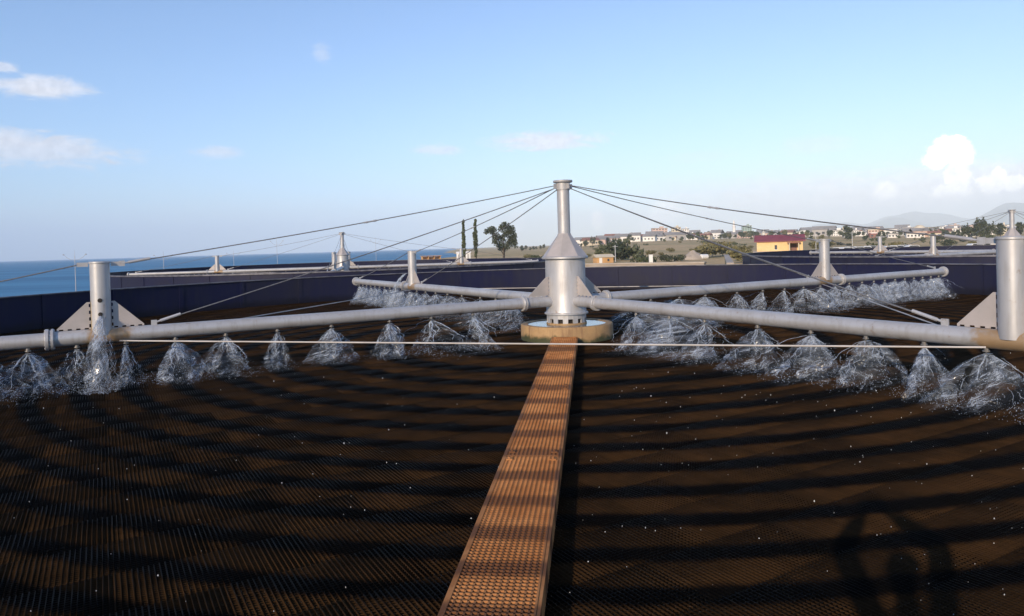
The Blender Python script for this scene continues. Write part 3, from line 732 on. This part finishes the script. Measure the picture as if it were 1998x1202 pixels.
SH = ['dark bushy tree among the distant houses', 'mid green rounded tree among the distant houses', 'dark spreading tree among the distant houses', 'tall dark tree among the distant houses', 'olive coloured tree among the distant houses']
def ground_at(px, fwd):
    p = far(px, fwd); p.z = hgt(p.x, p.y)-.05; return p
rt = random.Random(21)
for i in range(250):
    px = rt.uniform(1135, 1998); d = rt.uniform(430, 820) if px < 1560 else rt.uniform(330, 760)
    k = rt.randrange(5); s = rt.uniform(.55, 1.05)*(d/560)
    tree(ground_at(px, d), CR[k], TR, SH[k], 'trees of the distant town', s=s, rz=rt.uniform(0,6), sz=s*rt.uniform(.8,1.2))
for px, d, s in ((1885,300,1.7),(1905,290,2.2),(1921,310,2.3),(1935,300,1.8),(1952,330,2.0),(1990,310,2.0),(1870,320,1.3),(1652,380,2.1),(1660,392,1.8),(1913,285,1.5),(1896,292,1.4)):
    tree(ground_at(px, d), CR[3 if px % 2 else 0], TR, s=s*.52, rz=px, sz=s*.62, label='large dark conifer in the clump right of the dome' if px > 1700 else 'tall dark tree just behind the back right post', group='dark tree clumps beyond the right tank')
for i, (px, d) in enumerate([(rt.uniform(1010,1145), rt.uniform(420,640)) for _ in range(26)]):
    k = rt.choice((0,2,3)); s = rt.uniform(.45,.75)
    tree(ground_at(px, d), CR[k], TR, 'dark tree in the low belt behind the mast', 'low tree belt behind the mast', s=s, rz=rt.uniform(0,6))
BL = ['olive bush in the dry field', 'green bush in the dry field', 'dark bush in the dry field']
def bush(px, d, s, k, label=None):
    o = link('bush', BU[k], None, ground_at(px, d), rt.uniform(0,6)); o.scale = (s, s, s*rt.uniform(.8,1.1)); tag(o, label or BL[k], 'bush', 'bushes in the dry field'); return o
bush(1206, 150, 2.1, 2, 'largest dark bush, left of the white box in the field'); bush(1212, 152, 1.6, 1)
for px, d, s, k in ((1250,128,.8,2),(1262,125,.7,1),(1298,130,.75,2),(1325,132,.6,2),(1180,140,.8,0),(1030,170,.8,0),(1052,165,.9,1),(1065,175,.8,0),(1378,150,1.5,0),(1392,155,1.6,0),(1408,160,1.5,0),(1420,170,1.4,2),(1440,120,1.2,0),(1448,110,1.1,0),(1362,170,1.2,0)): bush(px, d, s, k)
for i in range(34):
    px = rt.uniform(1120, 1480); d = rt.uniform(170, 420); bush(px, d, rt.uniform(.35,.9), rt.choice((0,0,1)))
for i in range(24):
    px = rt.uniform(1580, 1940); d = rt.uniform(160, 330); bush(px, d, rt.uniform(.5,1.2), rt.randrange(3))

# ------------------------------------------------------------------ houses
def gable(w, d, h, over=.4):
    r = MB(); W, D = w/2+over, d/2+over
    P = [(-W,-D,0),(W,-D,0),(W,D,0),(-W,D,0),(-W,0,h),(W,0,h)]
    P += [(x,y,z-.12) for x,y,z in P]
    r.add(P, [(0,1,5,4),(2,3,4,5),(0,4,3),(1,2,5),(6,10,11,7),(8,11,10,9),(6,9,10),(7,11,8),(0,6,7,1),(2,8,9,3),(0,3,9,6),(1,7,8,2)])
    return r
# yellow pump house with red roof
y = 128; p = far(1521, y); wy = math.atan2(-p.x, p.y)*1.0
base = zat(1521, 489.5, y); house = empty('pump_house', (p.x, p.y, base), wy); tag(house, 'yellow house with dark red roof and wide porch opening beyond the right tank', 'house')
W_, H_, Dp = 7.6, zat(1521, 472.5, y)-base+.1, 5.5
hw = MB()
x0, x1 = -W_/2, W_/2; dx0, dx1 = 1.5, 3.2; dh = H_*.78
hw.box(((x0+dx0)/2, -Dp/2, H_/2), (dx0-x0, .25, H_)).box(((dx1+x1)/2, -Dp/2, H_/2), (x1-dx1, .25, H_)).box(((dx0+dx1)/2, -Dp/2, (H_+dh)/2), (dx1-dx0, .25, H_-dh))
hw.box((x0+.125, .06, H_/2), (.25, Dp-.14, H_)).box((x1-.125, .06, H_/2), (.25, Dp-.14, H_)).box((0, Dp/2, H_/2), (W_-.52, .25, H_)).box(((dx0+dx1)/2, -Dp/2+1.6, H_/2), (dx1-dx0+1, .1, H_-.1))
hw.build('wall', M['yellow'], house, smooth=False)
g_ = gable(W_, Dp, zat(1521, 460.5, y)-base-H_+.1, .45).build('roof', M['redroof'], house, smooth=False, loc=(0,0,H_+.12))
MB().box((0,-.6,-.12), (W_+2.4, Dp+2.4, .24)).build('terrace', M['concrete'], house, smooth=False)
MB().box((0,-.6,-1.2), (W_+2.0, Dp+2.0, 1.92)).build('foundation', M['roofgrey'], house, smooth=False)
f = MB().box((-.62,-Dp/2-.13,H_*.42), (.42,.06,.75)).build('window', M['glass'], house, smooth=False)
MB().box((-.62,-Dp/2-.15,H_*.42-.42), (.55,.1,.07)).build('sill', M['white'], f, smooth=False)
MB().box(((dx0+dx1)/2,-Dp/2+1.53,H_*.36), (1.0,.04,H_*.7)).build('door', M['roofbrown'], house, smooth=False)
for xx in (dx0+.1, dx1-.1): MB().box((xx,-Dp/2-.9,H_*.42), (.16,.16,H_*.84)).build('porch_column', M['cream'], house, smooth=False)
MB().box(((dx0+dx1)/2,-Dp/2-.62,H_*.88), (dx1-dx0+.5,.95,.1)).build('porch_roof', M['redroof'], house, smooth=False)

def block(px0, px1, ytop, fwd, wm, label, cat='building', name='apartment_building', cols=4, rows=4, roof=None, depth=None, group=None, side=None):
    c = ground_at((px0+px1)/2, fwd); w = (px1-px0)/F*fwd*1.02; top = zat((px0+px1)/2, ytop, fwd); h = top-c.z; d = depth or max(6, w*.7)
    o = empty(name, c, math.atan2(-c.x, c.y)+rad(8)); tag(o, label, cat, group)
    MB().box((0,0,h/2-.5), (w,d,h+1)).build('wall', M[wm], o, smooth=False)
    rf = MB().box((0,0,h+.25), (w+.5,d+.5,.5)).build('roof', M[roof or 'roofgrey'], o, smooth=False)
    if rows > 1: MB().box((w*.15,0,h+1.2), (w*.25,d*.4,1.6)).build('stair_housing', M[wm], rf, smooth=False)
    if cols:
        wmesh = MB().box((0,0,0), (w/cols*.5,.12,h/rows*.45)).mesh('window', M['glass'], False)
        for i in range(cols):
            for j in range(rows): link('window', wmesh, o, (-w/2+(i+.5)*w/cols, -d/2-.05, (j+.55)*h/rows))
        wm2 = MB().box((0,0,0), (.12,d/4*.45,h/rows*.45)).mesh('window', M['glass'], False)
        for i in range(3):
            for j in range(rows): link('window', wm2, o, (w/2+.05, -d/2+(i+.7)*d/3.4, (j+.55)*h/rows))
    return o
block(1273,1301,446,700,'pink','pale pink apartment block standing tallest at the left of the town',rows=6,cols=5)
block(1311,1328,444,720,'cream','cream apartment slab right of the pink block',rows=6,cols=3)
block(1331,1344,447,690,'white','narrow white block right of the cream slab',rows=5,cols=3)
block(1376,1394,454,640,'white','white town house with brown roof edge behind the inner guy cable',rows=3,cols=4,roof='roofbrown')
block(1396,1408,452,660,'pink','small pinkish block right of the white town house',rows=4,cols=3)
block(1449,1466,441,760,'greenish','grey green high rise behind the peach hall',rows=8,cols=4)
block(1439,1461,456,640,'pink','low peach hall at the foot of the green high rise',rows=2,cols=5)
block(1487,1492,453,600,'white','small white gabled block left of the house roof',rows=3,cols=2)
block(1497,1512,452,800,'cream','long cream block peeping over the red roof',rows=3,cols=5)
block(1618,1646,450,560,'white','long white block behind the back right post',rows=3,cols=7)
block(1664,1674,450,560,'white','small white block left of the peach terrace house',rows=2,cols=3)
block(1695,1722,449,520,'pink','peach terrace house with dark red lower roof',rows=3,cols=5,roof='cream')
block(1697,1714,457,440,'roofbrown','maroon shed in front of the peach terrace house',rows=1,cols=2,roof='redroof')
block(1733,1750,457,430,'white','bright white bungalow right of the maroon shed',rows=1,cols=3)
block(1770,1800,456,420,'white','long white shed below the dome',rows=1,cols=5)
block(1850,1872,446,600,'white','white villa on the slope right of the dome',rows=2,cols=5)
block(1875,1904,443,640,'pink','pale villa row by the dark conifers',rows=2,cols=6)
block(1880,1905,458,400,'white','bright white house under the dark conifers',rows=1,cols=4)
block(1953,1962,441,420,'cream','cream tower house left of the far right mast',rows=4,cols=2)
rb = random.Random(77)
for i in range(26):
    px = rb.uniform(1225, 1478) if i % 2 else rb.uniform(1580, 1870); w_ = rb.uniform(8, 20); wm_ = rb.choice(('white','cream','white','pink'))
    block(px-w_/2, px+w_/2, 481-.0288*(px-999)-rb.uniform(9, 17), rb.uniform(720, 1000), wm_, 'mid rise %s block in the hazy back row of the town' % {'white':'white','cream':'cream','pink':'pinkish'}[wm_], rows=rb.randint(2,4), cols=rb.randint(3,5), group='back row blocks of the town')
# white minaret
c = ground_at(1433, 690); h = zat(1433, 429, 690)-c.z
o = empty('minaret', c); tag(o, 'slender white minaret rising above the town', 'minaret')
MB().lathe([(1.5,-1),(1.4,h*.62),(1.9,h*.63),(1.9,h*.66),(1.1,h*.67),(1.05,h*.84)], 16).build('shaft', M['white'], o); MB().lathe([(1.2,h*.84),(.05,h)], 16).build('spire', M['white'], o)
# domed hall
c = ground_at(1795, 560); h = zat(1795, 451, 560)-c.z; w = 24/F*560
o = empty('domed_hall', c); tag(o, 'white domed hall standing out on the right of the town', 'hall')
MB().lathe([(w*.56,-1),(w*.56,h),(w*.5,h+.3)], 32).build('wall', M['white'], o)
MB().lathe([(w*.5*math.cos(a*PI/20), h+.3+(zat(1795,439.5,560)-zat(1795,451,560))*math.sin(a*PI/20)) for a in range(0, 10)], 32).build('dome', M['cream'], o)
# small houses of the town: four prototypes, copied
protos = []
for wmn, rfn, lab in (('white','roofgrey','small white house with grey roof in the distant town'), ('cream','roofbrown','small cream house with brown roof in the distant town'), ('white','white','small flat white house in the distant town'), ('pink','roofgrey','small pinkish house with grey roof in the distant town'), ('grey','roofgrey','small grey house in the distant town')):
    o = empty('town_house', (0,0,-50)); tag(o, lab, 'house', 'small houses of the distant town')
    MB().box((0,0,1.6), (9,7,5.2)).build('wall', M[wmn], o, smooth=False)
    if rfn == 'white': MB().box((0,0,4.35), (9.4,7.4,.3)).build('roof', M[rfn], o, smooth=False)
    else: gable(9,7,2.2,.4).build('roof', M[rfn], o, smooth=False, loc=(0,0,4.3))
    for x in (-2.6, 0, 2.6): MB().box((x,-3.53,2.2), (1.1,.1,1.3)).build('window', M['glass'], o, smooth=False)
    protos.append(o)
used = set()
spots = []
for i in range(110):
    u = (i+rt.random())/110; px = 1140+u*858
    spots.append((px, rt.uniform(520, 900) if px < 1560 else rt.uniform(430, 900)))
spots += [(1150,560),(1165,570),(1182,575),(1197,580),(1128,560),(1316,560),(1352,560),(1380,570),(1240,580),(1258,590)]
for i, (px, d) in enumerate(spots):
    k = rt.choice((0,1,2,2,0,3,4)) if i > 4 else i; o = protos[k] if k not in used else copy_tree(protos[k]); used.add(k)
    o.location = ground_at(px, d); s = rt.uniform(.68, 1.25)*d/620; o.scale = (s*rt.uniform(.8,1.7), s, s*rt.uniform(.8,1.2)); o.rotation_euler.z = math.atan2(-o.location.x, o.location.y)+rt.uniform(-.5,.5)

# ------------------------------------------------------------------ plant-side things between the tanks
def low_wall(name, a, b_, z0, z1, th, m, label, cat):
    a, b_ = Vector(a), Vector(b_); d = b_-a; ang = math.atan2(d.y, d.x); o = empty(name, ((a.x+b_.x)/2, (a.y+b_.y)/2, 0), ang); tag(o, label, cat)
    MB().box((0,0,(z0+z1)/2), (d.length, th, z1-z0)).build('wall', M[m], o, smooth=False); MB().box((0,0,z1+.06), (d.length+.1, th+.14, .12)).build('coping', M['concrete'], o, smooth=False); return o
low_wall('channel_wall', (0.5,66.5), (15.6,57.6), GZ-.2, .30, .5, 'gravel', 'long pale concrete channel wall between the two far tanks', 'wall')
low_wall('basin_wall', (15.2,49.6), (23.5,78), GZ-.2, .42, .35, 'leaf_olive', 'mossy short basin wall running away beside the right tank', 'wall')
p = ground_at(1176, 135); o = empty('shed', p, rad(12)); tag(o, 'low tan shed with pale roof right of the drum', 'shed')
o.scale = (.72,.72,.72); MB().box((0,0,.75), (4.6,3,1.7)).build('wall', M['tan'], o, smooth=False); gable(4.6,3,.7,.3).build('roof', M['cream'], o, smooth=False, loc=(0,0,1.62)); MB().box((.9,-1.53,.8),(.5,.08,.6)).build('window', M['glass'], o, smooth=False); MB().box((-1.2,-1.53,.7),(.8,.08,1.4)).build('door', M['white'], o, smooth=False)
p = ground_at(1269, 122); o = empty('white_box', p); tag(o, 'small bright white cabinet standing in the field', 'cabinet')
MB().box((0,0,.75), (.62,.55,1.5)).build('body', M['carwhite'], o, smooth=False); MB().box((0,-.28,.8), (.5,.03,1.2)).build('door', M['white'], o, smooth=False); MB().box((0,0,1.53), (.72,.65,.06)).build('lid', M['white'], o, smooth=False)
def heap(p, w, h, m, seed):
    r = random.Random(seed); b_ = MB(); n = 20; vs = [(0,0,h)]; 
    for j in range(1, 7):
        for k in range(n):
            a = 2*PI*k/n; q = w*j/6*(1+.1*r.uniform(-1,1)); vs.append((q*math.cos(a), q*math.sin(a)*.8, h*(1-j/6)**.8*(1+.12*r.uniform(-1,1))-(.3 if j == 6 else 0)))
    fs = [(0,1+k,1+(k+1) % n) for k in range(n)]+[(1+(j-1)*n+k,1+j*n+k,1+j*n+(k+1) % n,1+(j-1)*n+(k+1) % n) for j in range(1,6) for k in range(n)]
    return b_.add(vs, fs).build('gravel_heap', M[m], None, ang=60, loc=p)
tag(heap(ground_at(1352, 140), 2.6, 1.9, 'gravel', 3), 'grey gravel heap in the field beside a small white tank', 'gravel heap')
p = ground_at(1373, 139); o = empty('water_butt', p, .4); tag(o, 'small white tank lying beside the gravel heap', 'tank')
MB().tube([(-.75,0,.55),(-.7,0,.55),(.7,0,.55),(.75,0,.55)], [.35,.5,.5,.35], 16).build('body', M['carwhite'], o)
for x in (-.45,.45): MB().box((x,0,.06),(.15,.9,.2)).build('cradle', M['roofgrey'], o, smooth=False)
p = ground_at(840, 240); o = empty('beach_shelter', p, rad(20)); o.scale = (.85,.85,.55); tag(o, 'long low tan shelter on the shore left of the poplars', 'shelter')
for x in (-3.6,-1.2,1.2,3.6): MB().box((x,0,1.0),(.25,2.2,2.2)).build('post', M['tan'], o, smooth=False)
MB().box((0,.9,.9),(7.4,.2,1.8)).build('wall', M['tan'], o, smooth=False); MB().box((0,0,2.2),(8.2,3.2,.25)).build('roof', M['tan'], o, smooth=False)
for px, lab in ((895,'tiny white cabin on the shore left of the slim poplar'), (913,'tiny white cabin on the shore right of the slim poplar')):
    p = ground_at(px, 230); o = empty('beach_cabin', p); tag(o, lab, 'cabin')
    MB().box((0,0,.9),(1.5,1.4,2.0)).build('wall', M['carwhite'], o, smooth=False); gable(1.5,1.4,.5,.15).build('roof', M['white'], o, smooth=False, loc=(0,0,1.95)); MB().box((0,-.73,.8),(.6,.06,1.5)).build('door', M['grey'], o, smooth=False)
# parked vans and cars beyond the right tank
car = empty('parked_car', (0,0,-50)); tag(car, 'pale parked car beyond the right tank', 'car', 'cars parked beyond the right tank')
MB().prism_xz([(-2.1,.35),(2.1,.35),(2.1,.85),(1.2,.95),(.6,1.45),(-1.3,1.45),(-1.9,.95),(-2.1,.9)], 1.7).build('body', M['carwhite'], car, smooth=False)
MB().prism_xz([(1.0,.98),(.52,1.38),(-1.2,1.38),(-1.65,.98)], 1.72).build('window', M['glass'], car, smooth=False)
for x in (-1.3, 1.3):
    for yy in (-.76, .76): MB().tube([(x,yy-.1,.33),(x,yy+.1,.33)], .33, 12).build('wheel', M['tyre'], car)
cars = [(1628,150),(1640,152),(1652,150),(1663,156),(1674,150),(1688,152),(1700,160),(1740,150),(1752,156),(1768,160),(1782,152),(1905,150)]
for i, (px, d) in enumerate(cars):
    o = car if i == 0 else copy_tree(car); o.location = ground_at(px, d); o.rotation_euler.z = rt.uniform(-.5,.5)
    if px == 1905: o['label'] = 'white vehicle parked at the far right below the conifers'; del o['group']
p = far(1948, 78); o = empty('sluice_frame', (p.x, p.y, GZ), rad(-20)); tag(o, 'pale steel sluice frame right of the far right tank', 'frame')
for x in (-.55,.55): MB().box((x,0,1.2),(.14,.14,2.4)).build('upright', M['rod'], o, smooth=False)
MB().box((0,0,2.36),(1.5,.2,.16)).build('crossbar', M['rod'], o, smooth=False); MB().box((0,.05,1.5),(.9,.05,.5)).build('gate_plate', M['lamp'], o, smooth=False)
# lamp posts by the sea: a spike and two curved arms
lp0 = None
for i, (px, d, yt, lab) in enumerate(((145,54,487,'thin grey twin armed lamp post by the sea, left of the leaking post'), (318,64,490,'thin grey twin armed lamp post by the sea, right of the leaking post'), (455,88,488,'thin lamp post by the sea above the far left tank rim'), (540,96,463,'tall pale lamp post by the sea, left of the far left mast'), (733,118,462,'tall faint lamp post by the sea, right of the far left mast'))):
    c = far(px, d); c.z = GZ-.1
    if lp0 is None:
        lp0 = empty('street_lamp', c)
        MB().tube([(0,0,0),(0,0,4.0)], [.032,.018], 8).build('pole', M['lamp'], lp0); MB().tube([(0,0,4.0),(0,0,4.5)], [.015,.005], 6).build('spike', M['lamp'], lp0)
        for q in (-1, 1):
            MB().tube([(0,0,3.7),(q*.3,0,3.72),(q*.62,0,3.9),(q*.8,0,4.1)], .013, 6).build('lamp_arm', M['lamp'], lp0); MB().lathe([(.02,0),(.07,.02),(.07,.05),(.02,.08)], 10).build('lamp_head', M['lamp'], lp0, loc=(q*.85,0,4.08))
        o = lp0
    else: o = copy_tree(lp0); o.location = c
    o.scale = (1,1,(zat(px, yt, d)-c.z)/4.5); tag(o, lab, 'street lamp', 'lamp posts by the sea')
for px, d, yt, lab in ((1200,140,478,'thin grey pole beside the largest bush'), (1663,170,452,'thin pale pole among the parked cars'), (1592,180,456,'thin pale pole right of the yellow house')):
    c = ground_at(px, d); o = empty('utility_pole', c); h = zat(px, yt, d)-c.z; tag(o, lab, 'pole')
    MB().tube([(0,0,0),(0,0,h)], [.09,.06], 8).build('shaft', M['lamp'], o); MB().box((0,0,h-.3),(1.0,.08,.08)).build('crossarm', M['lamp'], o, smooth=False)

# ------------------------------------------------------------------ the photographer, standing on the landing at the walkway's end
lan = empty('landing', (.1,.06,0)); tag(lan, 'rusty grating landing at the near end of the walkway', 'landing')
lm = MB()
for q in range(25): lm.box((-.72+q*.06,0,.132), (.012,1.16,.03))
for q in range(20): lm.box((0,-.57+q*.06,.130), (1.44,.01,.024))
for q in (-1,1): lm.box((0,q*.59,.11),(1.5,.02,.09)).box((q*.74,0,.11),(.02,1.16,.09))
lm.build('grating_panel', M['grate'], lan, smooth=False)
for x in (-.6,.6): MB().box((x,0,.03),(.08,1.1,.06)).build('bearer', M['dark'], lan, smooth=False)
M['skin'] = noisy('skin', (.45,.27,.19), (.40,.23,.16), 8, .6); M['jacket'] = noisy('jacket_cloth', (.05,.06,.09), (.035,.042,.065), 6, .9); M['denim'] = noisy('denim', (.05,.065,.11), (.035,.045,.08), 9, .9); M['hair'] = noisy('hair', (.03,.02,.015), (.02,.014,.01), 20, .7); M['black'] = noisy('black_plastic', (.02,.02,.022), (.03,.03,.03), 10, .4)
def skin(name, chain, m, parent, sub=2):
    """chain: joints {key:(pos,r)} and edges"""
    J, E = chain; keys = list(J); me = bpy.data.meshes.new(name); me.from_pydata([J[k][0] for k in keys], [(keys.index(a), keys.index(b)) for a, b in E], [])
    me.materials.append(m); o = link(name, me, parent); md = o.modifiers.new('Skin', 'SKIN'); md.use_smooth_shade = True
    for k, vtx in zip(keys, me.skin_vertices[0].data): vtx.radius = (J[k][1], J[k][1]*(J[k][2] if len(J[k]) > 2 else 1))
    me.skin_vertices[0].data[0].use_root = True
    ss = o.modifiers.new('Subdivision', 'SUBSURF'); ss.levels = ss.render_levels = sub
    return o
per = empty('person', (.10,-.26,.15)); tag(per, 'person in dark jacket holding a compact camera above their head with both hands', 'person')
Hx, Hy, Hz = -.10, .18, 1.955                                  # hands, seen from the feet
J = {'pelvis':((0,0,.93),.125,.8),'belly':((0,.0,1.08),.125,.75),'chest':((0,.0,1.28),.145,.72),'neck0':((0,0,1.44),.075),'neck':((0,.015,1.51),.055),'head0':((0,.03,1.585),.078,1.1),'head1':((0,.03,1.68),.088,1.12),'head2':((0,.02,1.75),.062,1.1)}
Ed = [('pelvis','belly'),('belly','chest'),('chest','neck0'),('neck0','neck'),('neck','head0'),('head0','head1'),('head1','head2')]
for q, n in ((-1,'l'),(1,'r')):
    J.update({n+'hip':((q*.095,0,.88),.092),n+'knee':((q*.12,.03,.48),.062),n+'ank':((q*.13,-.01,.09),.043),n+'heel':((q*.13,-.05,.04),.038),n+'toe':((q*.15,.16,.035),.034)})
    J.update({n+'sh':((q*.19,0,1.42),.062),n+'el':((q*.335-.045,.05,1.77),.062),n+'wr':((Hx+q*.085,Hy-.055,Hz-.045),.028),n+'palm':((Hx+q*.082,Hy-.03,Hz+.0),.030,.6)})
    Ed += [('pelvis',n+'hip'),(n+'hip',n+'knee'),(n+'knee',n+'ank'),(n+'ank',n+'heel'),(n+'heel',n+'toe'),('chest',n+'sh'),(n+'sh',n+'el'),(n+'el',n+'wr'),(n+'wr',n+'palm')]
for k_ in J:
    if not k_.endswith(('wr','palm')): J[k_] = ((J[k_][0][0], J[k_][0][1], J[k_][0][2]*(.968 if not k_.endswith('el') else .97)), *J[k_][1:])
body = skin('body', (J, Ed), M['skin'], per)
for q in (-1, 1):
    for i, (L, dz) in enumerate(((.062,.022),(.068,.006),(.064,-.010),(.050,-.026))):
        b0 = (Hx+q*.080, Hy-.012, Hz+dz)
        Jf = {'a':(b0,.0095),'b':((Hx+q*.066,Hy+.012,Hz+dz+.004),.009),'c':((Hx+q*(.066-.45*L),Hy+.018,Hz+dz+.004),.0082),'d':((Hx+q*(.066-.8*L),Hy+.016,Hz+dz),.007)}
        skin('finger', (Jf, [('a','b'),('b','c'),('c','d')]), M['skin'], body, 1)
    Jt = {'a':((Hx+q*.082,Hy-.035,Hz-.008),.012),'b':((Hx+q*.062,Hy-.036,Hz+.016),.011),'c':((Hx+q*.036,Hy-.033,Hz+.012),.009)}
    skin('thumb', (Jt, [('a','b'),('b','c')]), M['skin'], body, 1)
    MB().lathe([(.002,.0),(.010,.004),(.012,.0)], 12).build('eye', M['black'], body, loc=(q*.033,.128,1.611))
    MB().tube([(q*.098,.02,1.588),(q*.108,.015,1.613),(q*.10,.02,1.638)], [.008,.016,.008], 8).build('ear', M['skin'], body)
MB().tube([(0,.118,1.631),(0,.142,1.592),(0,.125,1.582)], [.008,.016,.008], 8).build('nose', M['skin'], body)
MB().tube([(-.024,.112,1.547),(0,.122,1.546),(.024,.112,1.547)], [.003,.007,.003], 8).build('mouth', M['pink'], body)
jk = {k: (J[k][0], J[k][1]*f, *J[k][2:]) for k, f in (('pelvis',1.16),('belly',1.18),('chest',1.15),('neck0',1.05),('lsh',1.22),('lel',1.45),('rsh',1.22),('rel',1.45))}
for n in 'lr': a, b_ = Vector(J[n+'el'][0]), Vector(J[n+'wr'][0]); jk[n+'cuff'] = (tuple(a.lerp(b_, .88)), .052)
skin('jacket', (jk, [('pelvis','belly'),('belly','chest'),('chest','neck0'),('chest','lsh'),('lsh','lel'),('lel','lcuff'),('chest','rsh'),('rsh','rel'),('rel','rcuff')]), M['jacket'], body)
tr = {k: (J[k][0], J[k][1]*f, *J[k][2:]) for k, f in (('pelvis',1.1),('lhip',1.14),('lknee',1.25),('lank',1.5),('rhip',1.14),('rknee',1.25),('rank',1.5))}
skin('trousers', (tr, [('pelvis','lhip'),('lhip','lknee'),('lknee','lank'),('pelvis','rhip'),('rhip','rknee'),('rknee','rank')]), M['denim'], body)
hr = {'a':((0,-.02,1.568),.085,1.0),'b':((0,.0,1.646),.100,1.15),'c':((0,.01,1.708),.074,1.1)}
skin('hair', (hr, [('a','b'),('b','c')]), M['hair'], body)
cam_o = empty('compact_camera', (.10+Hx,-.26+Hy+.004,.15+Hz+.005)); tag(cam_o, 'black compact camera held up in both hands of the person', 'camera')
MB().box((0,0,0), (.112,.030,.062)).build('body', M['black'], cam_o); MB().tube([(0,.0152,0),(0,.032,0)], .023, 20).build('lens', M['lamp'], cam_o); MB().box((0,-.0158,0),(.07,.001,.05)).build('screen', M['glass'], cam_o, smooth=False)
# ------------------------------------------------------------------ camera
cd = bpy.data.cameras.new('camera'); co = bpy.data.objects.new('camera', cd); COL.objects.link(co)
cd.sensor_width = 36; cd.lens = F/1998*36; cd.shift_y = (CY-601)/1998; cd.clip_start = .05; cd.clip_end = 30000
cr, sr = math.cos(ROLL), math.sin(ROLL); cp, sp_ = math.cos(PITCH), math.sin(PITCH)
fw = Vector((0, cp, sp_)); up0 = Vector((0, -sp_, cp)); r0 = Vector((1,0,0))
rt_ = r0*cr-up0*sr; up = r0*sr+up0*cr
co.matrix_world = Matrix(((rt_.x, up.x, -fw.x, 0), (rt_.y, up.y, -fw.y, 0), (rt_.z, up.z, -fw.z, CAM_Z), (0,0,0,1)))
S.camera = co
vs_ = S.view_settings; vs_.view_transform = 'Standard'; vs_.look = 'None'; vs_.exposure = 0.5; vs_.gamma = 1; vs_.use_curve_mapping = False
S.cycles.transparent_max_bounces = 32; S.cycles.max_bounces = 8; S.cycles.volume_bounces = 1
